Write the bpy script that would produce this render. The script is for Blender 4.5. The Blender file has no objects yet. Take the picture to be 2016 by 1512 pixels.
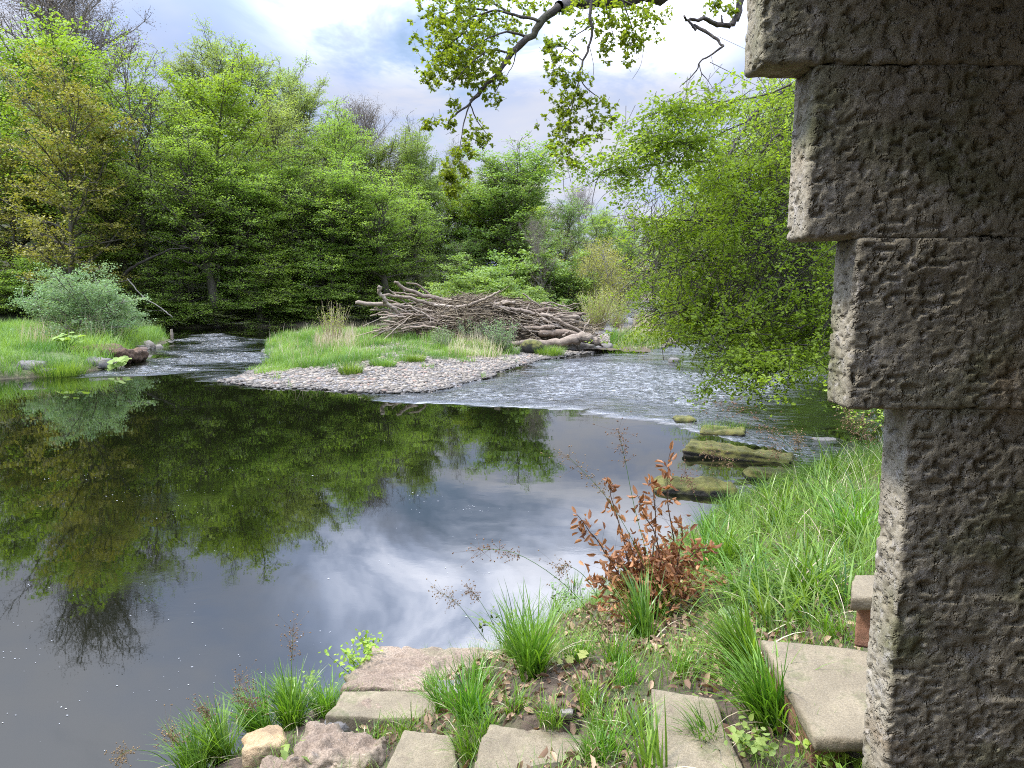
import bpy, math, random
import numpy as np
from math import radians as R
C = bpy.context.scene.collection
RS = np.random.RandomState
# ------------------------------------------------------------------ camera
CZ, PIT, FPX = 3.0, R(7.6), 1495.0
def ray(px, py):
    a, b = (px-1008)/FPX, (756-py)/FPX
    return np.array([a, math.cos(PIT)+b*math.sin(PIT), -math.sin(PIT)+b*math.cos(PIT)])
def G(px, py, z=0.0):                      # photo pixel -> point on the level z
    d = ray(px, py); return np.array([0, 0, CZ]) + d*((z-CZ)/d[2])
def A(px, py, Y):                          # photo pixel -> point at distance Y
    d = ray(px, py); return np.array([0, 0, CZ]) + d*(Y/d[1])
cam = bpy.data.cameras.new('camera'); camo = bpy.data.objects.new('camera', cam); C.objects.link(camo)
camo.location = (0, 0, CZ); camo.rotation_euler = (R(90)-PIT, 0, 0)
cam.sensor_width = 36; cam.lens = 36*FPX/2016; cam.clip_start = .05; cam.clip_end = 3000
bpy.context.scene.camera = camo
# ------------------------------------------------------------------ noise
def _h(i, j, k, s):
    h = (i.astype(np.int64)*73856093) ^ (j.astype(np.int64)*19349663) ^ (k.astype(np.int64)*83492791) ^ (s*2654435761)
    h = (h ^ (h >> 13))*1274126177; h = h & 0xffffffff; h = (h ^ (h >> 16))*2246822519 & 0xffffffff
    return ((h ^ (h >> 15)) & 0xffffff)/float(0xffffff)
def vn(p, f=1., s=0):
    p = np.asarray(p, float)*f; i = np.floor(p).astype(np.int64); t = p-i; t = t*t*(3-2*t); r = 0
    for a in (0, 1):
        for b in (0, 1):
            for c in (0, 1):
                w = (t[:, 0] if a else 1-t[:, 0])*(t[:, 1] if b else 1-t[:, 1])*(t[:, 2] if c else 1-t[:, 2])
                r = r+w*_h(i[:, 0]+a, i[:, 1]+b, i[:, 2]+c, s)
    return r
def fbm(p, f=1., o=4, s=0, g=.5):
    r = 0; a = 1; n = 0
    for k in range(o): r = r+a*(vn(p, f, s+k*7)-.5); n += a; a *= g; f *= 2.03
    return r/n*2
def worley(p, f, s=0):
    p = np.asarray(p, float)*f; i = np.floor(p).astype(np.int64); d = np.full(len(p), 9.)
    for a in (-1, 0, 1):
        for b in (-1, 0, 1):
            for c in (-1, 0, 1):
                q = i+np.array([a, b, c])
                fx = np.stack([_h(q[:, 0], q[:, 1], q[:, 2], s+m) for m in (1, 2, 3)], 1)
                d = np.minimum(d, ((q+fx-p)**2).sum(1))
    return np.sqrt(d)
def nrm(v): return v/np.maximum(np.linalg.norm(v, axis=-1, keepdims=True), 1e-9)
# ------------------------------------------------------------------ mesh building
class MB:
    def __init__(s): s.V = []; s.F = []; s.T = []; s.n = 0; s.vv = []; s.tv = []
    def add(s, v, f, var=0.5):                      # f: (m,4) or (m,3)
        v = np.asarray(v, float).reshape(-1, 3); f = np.asarray(f, np.int64)+s.n
        s.V.append(v); s.n += len(v); m = len(f)
        var = np.broadcast_to(np.asarray(var, float), (m,))
        if f.shape[1] == 4: s.F.append(f); s.vv.append(var)
        else: s.T.append(f); s.tv.append(var)
    def build(s, name, mat, parent=None, loc=(0, 0, 0), smooth=True):
        V = np.concatenate(s.V)-np.asarray(loc, float)
        Q = np.concatenate(s.F) if s.F else np.zeros((0, 4), int); T = np.concatenate(s.T) if s.T else np.zeros((0, 3), int)
        me = bpy.data.meshes.new(name); me.vertices.add(len(V)); me.vertices.foreach_set('co', V.astype('f').ravel())
        nl = Q.size+T.size; me.loops.add(nl); me.loops.foreach_set('vertex_index', np.concatenate([Q.ravel(), T.ravel()]).astype('i'))
        npz = len(Q)+len(T); me.polygons.add(npz)
        st = np.concatenate([np.arange(len(Q))*4, Q.size+np.arange(len(T))*3]).astype('i')
        me.polygons.foreach_set('loop_start', st)
        me.polygons.foreach_set('use_smooth', np.full(npz, smooth))
        me.update(calc_edges=True)
        at = me.attributes.new('v', 'FLOAT', 'FACE')
        at.data.foreach_set('value', np.concatenate(s.vv+s.tv).astype('f'))
        me.materials.append(mat)
        o = bpy.data.objects.new(name, me); C.objects.link(o)
        if parent is not None: o.parent = parent
        else: o.location = loc
        return o
def tag(o, label=None, cat=None, group=None, kind=None):
    if label: o['label'] = label
    if cat: o['category'] = cat
    if group: o['group'] = group
    if kind: o['kind'] = kind
    return o
def empty(name, loc, label, cat, group=None):
    o = bpy.data.objects.new(name, None); C.objects.link(o); o.location = loc; o.empty_display_size = .2
    return tag(o, label, cat, group)
def tube(mb, pts, rad, k=6, var=.5, cap=False):
    pts = np.asarray(pts, float); rad = np.broadcast_to(np.asarray(rad, float), (len(pts),)); n = len(pts)
    t = nrm(np.gradient(pts, axis=0)); ref = np.array([.31, .17, .93]) if abs(t[0, 2]) < .9 else np.array([.95, .1, .2])
    u = nrm(np.cross(t, ref)); w = np.cross(t, u); a = np.arange(k)*2*math.pi/k
    v = pts[:, None]+rad[:, None, None]*(np.cos(a)[None, :, None]*u[:, None]+np.sin(a)[None, :, None]*w[:, None])
    i = np.arange(n-1)[:, None]*k; j = np.arange(k)[None]; j2 = (j+1) % k
    mb.add(v, np.stack([i+j, i+j2, i+k+j2, i+k+j], -1).reshape(-1, 4), var)
    if cap:
        for e, q in ((0, pts[0]), (n-1, pts[-1])):
            vv = np.vstack([v[e], q[None]]); f = [[a_, (a_+1) % k, k] for a_ in range(k)]; mb.add(vv, f, var)
def tubes3(mb, P0, P1, r, var, bend=None):          # many thin 3-sided twigs at once, two segments
    N = len(P0)
    if N == 0: return
    mid = (P0+P1)/2 + (0 if bend is None else bend)
    t = nrm(P1-P0); ref = np.where(np.abs(t[:, 2:3]) < .9, np.array([[0, 0, 1.]]), np.array([[1., 0, 0]]))
    u = nrm(np.cross(t, ref)); w = np.cross(t, u); a = np.arange(3)*2*math.pi/3
    ring = (np.cos(a)[None, :, None]*u[:, None]+np.sin(a)[None, :, None]*w[:, None])
    r = np.broadcast_to(np.asarray(r, float), (N,))[:, None, None]
    V = np.stack([P0[:, None]+ring*r, mid[:, None]+ring*r*.75, P1[:, None]+ring*r*.35], 1).reshape(-1, 3)
    f = []
    for s_ in (0, 1):
        for j in range(3): f.append([s_*3+j, s_*3+(j+1) % 3, s_*3+3+(j+1) % 3, s_*3+3+j])
    F = (np.arange(N)[:, None, None]*9+np.array(f)[None]).reshape(-1, 4)
    mb.add(V, F, np.repeat(np.broadcast_to(var, (N,)), 6))
TPL = {   # leaf templates: verts (along, across, up), faces
 'dia': (np.array([[-.5, 0, 0], [.0, .32, .05], [.5, 0, 0], [.0, -.32, .05]]), np.array([[0, 3, 2, 1]])),
 'fold': (np.array([[0, 0, 0], [.35, .3, .1], [.75, .24, .08], [1, 0, -.06], [.75, -.24, .08], [.35, -.3, .1], [.4, 0, 0], [.75, 0, -.02]]),
          np.array([[0, 6, 1, 1], [0, 5, 6, 6], [6, 7, 2, 1], [5, 4, 7, 6], [7, 3, 2, 2], [4, 3, 7, 7]])),
 'oak': (np.array([[0, 0, 0], [.25, .16, .04], [.4, .3, .08], [.5, .15, .04], [.7, .3, .05], [1, 0, -.08], [.7, -.3, .05], [.5, -.15, .04], [.4, -.3, .08], [.25, -.16, .04]]),
         np.array([[0, 9, 1, 1], [9, 8, 7, 7], [9, 7, 3, 1], [1, 3, 2, 2], [7, 6, 5, 5], [7, 5, 4, 3], [3, 4, 4, 4]])),
 'curl': (np.array([[0, 0, 0], [.3, .22, .22], [.7, .2, .3], [1.0, 0, .1], [.7, -.2, .28], [.3, -.22, .2], [.35, 0, .02], [.7, 0, .1]]),
          np.array([[0, 6, 1, 1], [0, 5, 6, 6], [6, 7, 2, 1], [5, 4, 7, 6], [7, 3, 2, 2], [4, 3, 7, 7]])),
}
def leaves(mb, c, n, size, var, rng, tpl='dia', along=None, wid=1.):
    c = np.asarray(c); N = len(c)
    if N == 0: return
    n = nrm(n); d = along if along is not None else rng.normal(size=(N, 3)); d = nrm(d-(d*n).sum(1, keepdims=True)*n); b = np.cross(n, d)
    T, F = TPL[tpl]; size = np.broadcast_to(np.asarray(size, float), (N,))[:, None, None]
    V = c[:, None]+size*(T[None, :, 0:1]*d[:, None]+T[None, :, 1:2]*wid*b[:, None]+T[None, :, 2:3]*n[:, None])
    k = len(T); tri = F[:, 2] == F[:, 3]
    var = np.broadcast_to(np.asarray(var, float), (N,)); off = np.arange(N)[:, None, None]*k
    # quads and triangles share verts; add verts once
    V = V.reshape(-1, 3); base = mb.n; mb.V.append(V); mb.n += len(V)
    q = F[~tri]; t = F[tri][:, :3]; t = t[t[:, 1] != t[:, 2]] if len(t) else t
    if len(q): mb.F.append((off+q[None]).reshape(-1, 4)+base); mb.vv.append(np.repeat(var, len(q)))
    if len(t): mb.T.append((off+t[None]).reshape(-1, 3)+base); mb.tv.append(np.repeat(var, len(t)))
def blades(mb, base, az, L, w, th0, bend, var, seg=4, twist=0.):
    base = np.asarray(base, float); N = len(base)
    az, L, w, th0, bend, var = [np.broadcast_to(np.asarray(q, float), (N,)) for q in (az, L, w, th0, bend, var)]
    hd = np.stack([np.cos(az), np.sin(az), np.zeros(N)], 1); sd = np.stack([-np.sin(az+twist), np.cos(az+twist), np.zeros(N)], 1)
    p = base.copy(); rows = []
    for i in range(seg+1):
        s_ = i/seg; ww = w*(1-s_)**.7*(.55+.9*s_ if s_ < .4 else .91) if i < seg else w*.03
        rows.append(np.stack([p-sd*ww[:, None]/2, p+sd*ww[:, None]/2], 1))
        th = th0+bend*(s_+.5/seg)**1.4; st = (L/seg)[:, None]
        p = p+st*(hd*np.sin(th)[:, None]+np.array([0, 0, 1.])*np.cos(th)[:, None])
    V = np.stack(rows, 1).reshape(-1, 3); k = (seg+1)*2
    f = np.array([[2*i, 2*i+1, 2*i+3, 2*i+2] for i in range(seg)])
    mb.add(V, (np.arange(N)[:, None, None]*k+f[None]).reshape(-1, 4), np.repeat(var, seg))
def rough_box(size, res, rnd, disp, weld=True):
    h = np.array(size)/2.; vs = []; fs = []; n = 0
    for ax in range(3):
        a, b = [i for i in range(3) if i != ax]
        na, nb = max(2, int(math.ceil(size[a]/res))), max(2, int(math.ceil(size[b]/res)))
        for sg in (-1, 1):
            u, v = np.meshgrid(np.linspace(-h[a], h[a], na+1), np.linspace(-h[b], h[b], nb+1), indexing='ij')
            P = np.zeros((na+1, nb+1, 3)); P[..., a] = u; P[..., b] = v; P[..., ax] = sg*h[ax]
            i, j = np.meshgrid(np.arange(na), np.arange(nb), indexing='ij'); q = i*(nb+1)+j
            F = np.stack([q, q+nb+1, q+nb+2, q+1], -1).reshape(-1, 4)
            if (sg > 0) == (ax == 1): F = F[:, ::-1]
            vs.append(P.reshape(-1, 3)); fs.append(F+n); n += (na+1)*(nb+1)
    V = np.concatenate(vs); F = np.concatenate(fs)
    key = np.round(V*1e5).astype(np.int64); _, idx, inv = np.unique(key, axis=0, return_index=True, return_inverse=True)
    V = V[idx]; F = inv.ravel()[F]
    rr = min(rnd, h.min()*.99); q = np.clip(V, -(h-rr), h-rr); nn = nrm(V-q); V = q+nn*rr
    return V+nn*disp(V, nn)[:, None], F
def rotz(V, a): c, s = math.cos(a), math.sin(a); return V@np.array([[c, s, 0], [-s, c, 0], [0, 0, 1.]])
def roty(V, a): c, s = math.cos(a), math.sin(a); return V@np.array([[c, 0, -s], [0, 1, 0], [s, 0, c]])
def rotx(V, a): c, s = math.cos(a), math.sin(a); return V@np.array([[1, 0, 0], [0, c, s], [0, -s, c]])
# ------------------------------------------------------------------ materials
class NT:
    def __init__(s, name):
        s.m = bpy.data.materials.new(name); s.m.use_nodes = True; s.t = s.m.node_tree; s.t.nodes.clear()
        s.out = s.N('ShaderNodeOutputMaterial')
    def N(s, typ, ins=None, **kw):
        n = s.t.nodes.new(typ)
        for k, v in kw.items(): setattr(n, k, v)
        for k, v in (ins or {}).items(): s.put(n.inputs[k], v)
        return n
    def put(s, sock, v):
        if isinstance(v, bpy.types.NodeSocket): s.t.links.new(v, sock)
        elif isinstance(v, (tuple, list)) and sock.type == 'RGBA' and len(v) == 3: sock.default_value = (*v, 1)
        else: sock.default_value = v
    def noise(s, vec, scale, detail=4, rough=.55, dist=0.): return s.N('ShaderNodeTexNoise', {'Vector': vec, 'Scale': scale, 'Detail': detail, 'Roughness': rough, 'Distortion': dist}).outputs[0]
    def vor(s, vec, scale, feature='F1', out=0): return s.N('ShaderNodeTexVoronoi', {'Vector': vec, 'Scale': scale}, feature=feature).outputs[out]
    def mixc(s, f, a, b, bt='MIX'):
        n = s.N('ShaderNodeMix', data_type='RGBA', blend_type=bt); s.put(n.inputs[0], f); s.put(n.inputs[6], a); s.put(n.inputs[7], b); return n.outputs[2]
    def math(s, op, a, b=0., clamp=False):
        n = s.N('ShaderNodeMath', operation=op, use_clamp=clamp); s.put(n.inputs[0], a); s.put(n.inputs[1], b); return n.outputs[0]
    def mr(s, v, a, b, c=0., d=1., smooth=True):
        n = s.N('ShaderNodeMapRange', {'Value': v, 'From Min': a, 'From Max': b, 'To Min': c, 'To Max': d}); 
        if smooth: n.interpolation_type = 'SMOOTHSTEP'
        return n.outputs[0]
    def attr(s, name, out='Fac'): return s.N('ShaderNodeAttribute', attribute_name=name).outputs[out]
    def obj(s): return s.N('ShaderNodeTexCoord').outputs['Object']
    def pos(s): return s.N('ShaderNodeNewGeometry').outputs['Position']
    def bump(s, h, strength=.5, dist=.02): return s.N('ShaderNodeBump', {'Height': h, 'Strength': strength, 'Distance': dist}).outputs[0]
    def bsdf(s, **kw): return s.N('ShaderNodeBsdfPrincipled', {k.replace('_', ' '): v for k, v in kw.items()})
    def done(s, sh): s.t.links.new(sh.outputs[0] if not isinstance(sh, bpy.types.NodeSocket) else sh, s.out.inputs[0]); return s.m
def leafmat(name, ca, cb, trans=.38, tcol=None, rough=.5, spec=.25, rnd=.12):
    t = NT(name); v = t.attr('v'); oi = t.N('ShaderNodeObjectInfo').outputs['Random']
    c = t.mixc(v, ca, cb)
    nz = t.noise(t.pos(), .55, 2); hs = t.N('ShaderNodeHueSaturation', {'Color': c, 'Hue': t.math('ADD', .5-.012, t.math('MULTIPLY', oi, .024)), 'Saturation': 1.0,
        'Value': t.math('ADD', 1-rnd, t.math('MULTIPLY', t.math('ADD', oi, nz), rnd))})
    c = hs.outputs[0]
    p = t.bsdf(Base_Color=c, Roughness=rough); p.inputs['Specular IOR Level'].default_value = spec
    tc = t.mixc(1., c, tcol or (.92, .95, .48), 'MULTIPLY')
    tc = t.mixc(.35, tc, t.mixc(1., tc, (1.6, 1.7, 1.2), 'MULTIPLY'))
    tr = t.N('ShaderNodeBsdfTranslucent', {'Color': tc})
    mx = t.N('ShaderNodeMixShader', {0: trans, 1: p.outputs[0], 2: tr.outputs[0]})
    return t.done(mx)
M = {}
def setup_mats():
    M['beech'] = leafmat('beech_leaf', (.21, .32, .055), (.37, .48, .11), .5)
    M['pale'] = leafmat('pale_beech_leaf', (.26, .345, .09), (.42, .49, .18), .42)
    M['syc'] = leafmat('sycamore_leaf', (.15, .24, .055), (.30, .39, .10), .40)
    M['bright'] = leafmat('bright_leaf', (.20, .32, .04), (.38, .49, .075), .42)
    M['dark'] = leafmat('dark_leaf', (.14, .23, .05), (.28, .39, .09), .35)
    M['bronze'] = leafmat('bronze_leaf', (.23, .24, .05), (.40, .35, .085), .38)
    M['olive'] = leafmat('olive_leaf', (.17, .22, .06), (.31, .35, .10), .38)
    M['willow'] = leafmat('willow_leaf', (.16, .25, .10), (.29, .38, .17), .35, tcol=(1, 1, .8))
    M['ywillow'] = leafmat('yellow_willow_leaf', (.25, .33, .06), (.42, .46, .13), .38)
    M['budtwig'] = leafmat('bud_twig', (.12, .085, .055), (.22, .17, .11), .1, tcol=(1, 1, 1))
    M['rbeech'] = leafmat('near_beech_leaf', (.15, .245, .024), (.36, .46, .055), .54)
    M['oak'] = leafmat('oak_leaf', (.13, .20, .015), (.33, .40, .04), .52)
    M['grass'] = leafmat('grass_blade', (.035, .10, .014), (.24, .36, .05), .40, rough=.38, spec=.4)
    M['isgrass'] = leafmat('island_grass_blade', (.065, .15, .03), (.27, .38, .08), .40)
    M['rush'] = leafmat('woodrush_blade', (.05, .135, .018), (.22, .38, .035), .42, rough=.32, spec=.5)
    M['straw'] = leafmat('straw', (.38, .30, .19), (.62, .54, .38), .25, tcol=(1, .95, .8))
    M['seed'] = leafmat('seed_head', (.12, .07, .035), (.25, .16, .08), .1, tcol=(1, 1, 1))
    M['deadleaf'] = leafmat('dead_beech_leaf', (.15, .055, .022), (.50, .25, .12), .28, tcol=(1, .8, .6), rough=.55)
    M['litter'] = leafmat('leaf_litter', (.14, .085, .05), (.46, .32, .20), .12, tcol=(1, .85, .7), rough=.7)
    def bark(n, a, b, sc=6, mossy=0.):
        t = NT(n); P = t.obj(); st = t.N('ShaderNodeMapping', {'Vector': P, 'Scale': (1, 1, .35)}).outputs[0]
        nz = t.noise(st, sc, 6, .65); c = t.mixc(t.mr(nz, .3, .7), a, b)
        if mossy: c = t.mixc(t.mr(t.noise(P, 2.2, 4), .55, .7, 0, mossy), c, (.07, .085, .02))
        return t.done(t.bsdf(Base_Color=c, Roughness=.85, Normal=t.bump(t.noise(st, sc*4, 5, .7), .7, .03)))
    M['bark'] = bark('bark', (.055, .045, .035), (.14, .12, .09), 5, .6)
    M['greybark'] = bark('grey_bark', (.14, .12, .10), (.26, .235, .2), 4)
    M['oakbark'] = bark('oak_bark', (.028, .022, .018), (.085, .07, .055), 25, .35)
    M['twig'] = bark('twig_bark', (.10, .055, .035), (.16, .10, .06), 30)
    t = NT('driftwood'); P = t.obj(); oi = t.N('ShaderNodeObjectInfo').outputs['Random']; v = t.attr('v')
    nz = t.noise(t.N('ShaderNodeMapping', {'Vector': P, 'Scale': (.6, 2, 3)}).outputs[0], 5, 6, .7)
    c = t.mixc(t.mr(nz, .32, .68), (.07, .05, .034), (.41, .34, .25)); c = t.mixc(t.math('MULTIPLY', v, .6), c, (.17, .115, .08)); c = t.mixc(t.mr(oi, .6, .95, 0, .42), c, (.46, .39, .31))
    M['drift'] = t.done(t.bsdf(Base_Color=c, Roughness=.85, Normal=t.bump(t.noise(t.N('ShaderNodeMapping', {'Vector': P, 'Scale': (1, 6, 6)}).outputs[0], 7, 5, .7), .8, .04)))
    M['debris'] = leafmat('woody_debris', (.05, .035, .023), (.29, .23, .16), .05, tcol=(1, 1, 1), rough=.9)
    # concrete of the slabs
    def conc(n, a, b, moss=.3, sc=1., mc=(.09, .10, .035), spk=.35):
        t = NT(n); P = t.obj(); c = t.mixc(t.mr(t.noise(P, 3*sc, 5, .6), .3, .72), a, b)
        c = t.mixc(t.mr(t.noise(P, 110*sc, 2, .6), .35, .65, 0, spk), c, t.mixc(1., c, (.38, .36, .34), 'MULTIPLY'))
        c = t.mixc(t.mr(t.vor(P, 70*sc), .05, .16, spk, 0), c, (.42, .38, .33))
        c = t.mixc(t.mr(t.noise(P, 5.5*sc, 5, .7), .50, .66, 0, moss*1.3), c, mc)
        c = t.mixc(t.mr(t.noise(P, 9*sc, 6, .8), .52, .66, 0, .65), c, (.13, .098, .066))
        h = t.math('ADD', t.noise(P, 60*sc, 5, .7), t.math('MULTIPLY', t.noise(P, 250*sc, 3, .7), .45))
        return t.done(t.bsdf(Base_Color=c, Roughness=.9, Normal=t.bump(h, .8, .009/sc)))
    M['slab'] = conc('paving_slab_concrete', (.18, .147, .092), (.305, .25, .16), .45)
    M['slabgrey'] = conc('old_grey_concrete', (.19, .165, .135), (.33, .29, .24), .35, .8)
    M['rockbrown'] = conc('brown_rock', (.20, .145, .10), (.40, .31, .22), .35, .7, spk=.6)
    M['rockor'] = conc('ochre_rock', (.40, .26, .13), (.52, .38, .22), .3, .6)
    M['rockgrey'] = conc('grey_rock', (.10, .095, .09), (.24, .22, .20), .3, .5, spk=.1)
    M['brick'] = conc('terracotta_brick', (.20, .095, .055), (.33, .17, .10), .45, 1.2, spk=.12)
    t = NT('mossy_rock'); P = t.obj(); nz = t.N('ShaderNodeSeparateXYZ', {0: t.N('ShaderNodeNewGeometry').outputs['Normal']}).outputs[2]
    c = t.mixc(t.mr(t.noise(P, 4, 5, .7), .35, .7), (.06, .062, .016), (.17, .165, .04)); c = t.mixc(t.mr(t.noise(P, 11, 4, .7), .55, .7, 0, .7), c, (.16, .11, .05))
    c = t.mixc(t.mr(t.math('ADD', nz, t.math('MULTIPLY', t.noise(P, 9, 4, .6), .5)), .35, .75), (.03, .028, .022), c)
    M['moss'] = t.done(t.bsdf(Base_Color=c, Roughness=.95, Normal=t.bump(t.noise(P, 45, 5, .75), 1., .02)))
    t = NT('pebble_stone'); v = t.attr('v'); P = t.obj(); c = t.mixc(t.mr(v, 0, .85, smooth=False), (.08, .068, .05), (.29, .245, .185)); c = t.mixc(t.mr(v, .93, .95), c, (.27, .18, .13))
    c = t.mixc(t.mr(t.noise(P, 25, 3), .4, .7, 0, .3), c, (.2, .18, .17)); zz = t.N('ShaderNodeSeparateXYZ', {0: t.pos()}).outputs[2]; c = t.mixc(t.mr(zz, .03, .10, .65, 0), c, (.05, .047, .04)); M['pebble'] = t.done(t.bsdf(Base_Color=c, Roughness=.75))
    # rough pillar stone
    t = NT('pitted_stone'); P = t.obj()
    c = t.mixc(t.mr(t.noise(P, 5, 5, .6), .3, .7), (.225, .195, .135), (.375, .335, .25))
    c = t.mixc(t.mr(t.noise(P, 3.1, 4, .6), .48, .66, 0, .75), c, (.12, .125, .045))
    c = t.mixc(t.mr(t.noise(P, 2.3, 3, .6, .5), .56, .72, 0, .6), c, (.22, .14, .065))
    c = t.mixc(t.mr(t.noise(P, 24, 5, .75), .50, .66, 0, .6), c, (.43, .40, .36))
    c = t.mixc(t.mr(t.noise(P, 60, 4, .7), .55, .66, 0, .6), c, (.08, .07, .055))
    h = t.math('ADD', t.noise(P, 70, 6, .72), t.math('MULTIPLY', t.mr(t.noise(P, 45, 3, .6), .54, .64), -.9))
    h = t.math('SUBTRACT', h, t.math('MULTIPLY', t.vor(P, 52), .45))
    M['pit'] = t.done(t.bsdf(Base_Color=c, Roughness=.92, Normal=t.bump(h, .9, .007)))
    # ground
    t = NT('ground'); P = t.pos(); col = t.N('ShaderNodeAttribute', attribute_name='mask'); sp = t.N('ShaderNodeSeparateColor', {0: col.outputs['Color']})
    soil = t.mixc(t.mr(t.noise(P, 9, 6, .7), .3, .7), (.055, .038, .024), (.14, .10, .065))
    soil = t.mixc(t.mr(t.noise(P, 2.3, 5, .6), .5, .65, 0, .6), soil, (.06, .09, .02))
    grav = t.mixc(t.mr(t.vor(P, 11, out=0), .1, .6), (.30, .28, .26), (.10, .095, .09))
    gr = t.mixc(t.mr(t.noise(P, 4, 6, .7), .3, .7), (.05, .09, .02), (.13, .21, .045))
    c = t.mixc(sp.outputs[0], soil, grav); c = t.mixc(sp.outputs[1], c, gr)
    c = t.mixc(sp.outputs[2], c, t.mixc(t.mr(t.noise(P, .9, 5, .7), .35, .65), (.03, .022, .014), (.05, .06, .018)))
    h = t.math('ADD', t.noise(P, 18, 6, .7), t.math('MULTIPLY', t.vor(P, 14), -.4))
    M['ground'] = t.done(t.bsdf(Base_Color=c, Roughness=.95, Normal=t.bump(h, .9, .05)))
    # water
    t = NT('river_water'); P = t.pos(); rf = t.attr('riffle')
    m1 = t.N('ShaderNodeMapping', {'Vector': P, 'Scale': (.85, 1.15, 1), 'Rotation': (0, 0, R(12))}).outputs[0]
    n1 = t.noise(m1, 2.1, 5, .62, .8); n2 = t.noise(m1, 6.5, 3, .6); n3 = t.noise(m1, .55, 3, .5)
    hr = t.math('MULTIPLY', rf, t.math('ADD', t.math('MULTIPLY', n1, 1.6), t.math('MULTIPLY', n2, .45)))
    patch = t.mr(t.noise(P, .35, 3, .6), .52, .72)
    hc = t.math('ADD', t.math('MULTIPLY', t.math('MULTIPLY', n1, patch), .010), t.math('ADD', t.math('MULTIPLY', n3, .010), t.math('MULTIPLY', n2, .0006)))
    hh = t.math('ADD', hr, hc)
    foam = t.math('MULTIPLY', t.mr(rf, .35, 1.0), t.mr(t.noise(m1, 4.5, 6, .8, .5), .47, .60))
    col = t.mixc(t.math('MULTIPLY', foam, .5), (.0035, .0045, .0015), (.50, .52, .55))
    M['water'] = t.done(t.bsdf(Base_Color=col, Roughness=t.math('ADD', .015, t.math('MULTIPLY', rf, .24)), IOR=1.63, Normal=t.bump(hh, 1.0, .21)))
    t = NT('foam_fleck'); M['foam'] = t.done(t.bsdf(Base_Color=(.42, .43, .44), Roughness=.6))
    t = NT('soil_clod'); P = t.obj(); M['soil'] = t.done(t.bsdf(Base_Color=t.mixc(t.mr(t.noise(P, 8, 6, .7), .3, .7), (.05, .03, .018), (.16, .10, .06)), Roughness=.95, Normal=t.bump(t.noise(P, 12, 6, .7), 1., .06)))
setup_mats()
# ------------------------------------------------------------------ light and sky
SUN_EL, SUN_AZ = R(54), R(269)          # azimuth measured clockwise from +Y (north)
sc = bpy.context.scene
w = bpy.data.worlds.new('World'); sc.world = w; w.use_nodes = True; nt = w.node_tree; nt.nodes.clear()
def wn(t, **kw):
    n = nt.nodes.new(t)
    for k, v in kw.items(): setattr(n, k, v)
    return n
def wl(a, b): nt.links.new(a, b)
sky = wn('ShaderNodeTexSky', sky_type='NISHITA', sun_disc=False); sky.sun_elevation = SUN_EL; sky.sun_rotation = SUN_AZ; sky.air_density = 1.; sky.dust_density = 1.5
tc = wn('ShaderNodeTexCoord'); sx = wn('ShaderNodeSeparateXYZ'); wl(tc.outputs['Generated'], sx.inputs[0])
def wm(op, a, b=0., clamp=False):
    n = wn('ShaderNodeMath', operation=op, use_clamp=clamp)
    for s_, v in zip(n.inputs, (a, b)):
        if isinstance(v, bpy.types.NodeSocket): wl(v, s_)
        else: s_.default_value = v
    return n.outputs[0]
zz = wm('ADD', wm('MAXIMUM', sx.outputs[2], 0.0), .22)
cx = wn('ShaderNodeCombineXYZ'); wl(wm('DIVIDE', sx.outputs[0], zz), cx.inputs[0]); wl(wm('DIVIDE', sx.outputs[1], zz), cx.inputs[1]); cx.inputs[2].default_value = 4.3
def wnoise(scale, detail, rough, off=0., dist=0.):
    mp = wn('ShaderNodeMapping'); mp.inputs['Location'].default_value = (off, off*.7, off*.3); wl(cx.outputs[0], mp.inputs[0])
    n = wn('ShaderNodeTexNoise'); n.inputs['Scale'].default_value = scale; n.inputs['Detail'].default_value = detail; n.inputs['Roughness'].default_value = rough; n.inputs['Distortion'].default_value = dist
    wl(mp.outputs[0], n.inputs['Vector']); return n.outputs[0]
def wmr(v, a, b, c=0., d=1.):
    n = wn('ShaderNodeMapRange', interpolation_type='SMOOTHSTEP'); wl(v, n.inputs[0])
    for i, q in enumerate((a, b, c, d)): n.inputs[1+i].default_value = q
    return n.outputs[0]
cover = wmr(wnoise(1.15, 6, .58, 3.1, .3), .29, .45)
def lobe(az, el, r0, r1):
    d = wn('ShaderNodeVectorMath', operation='DOT_PRODUCT'); wl(tc.outputs['Generated'], d.inputs[0]); a_, e_ = R(az), R(el)
    d.inputs[1].default_value = (math.sin(a_)*math.cos(e_), math.cos(a_)*math.cos(e_), math.sin(e_)); return wmr(d.outputs['Value'], math.cos(R(r0)), math.cos(R(r1)))
bank = wm('ADD', lobe(-1, 19, 19, 3), wm('MULTIPLY', lobe(8, 11, 13, 2), .6), True); puff = wmr(wnoise(1.9, 6, .62, 5.7, .5), .33, .60)
bankn = wm('MULTIPLY', bank, puff); gloom = lobe(-30, 33, 24, 6)
cover = wm('MAXIMUM', cover, wm('MULTIPLY', bankn, .9))
tone = wmr(wnoise(.95, 5, .6, 11.3, .4), .34, .68)
tone = wm('MAXIMUM', tone, bankn)
cc = wn('ShaderNodeMix', data_type='RGBA'); wl(tone, cc.inputs[0]); cc.inputs[6].default_value = (.255, .325, .50, 1); cc.inputs[7].default_value = (.41, .425, .485, 1)
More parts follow.
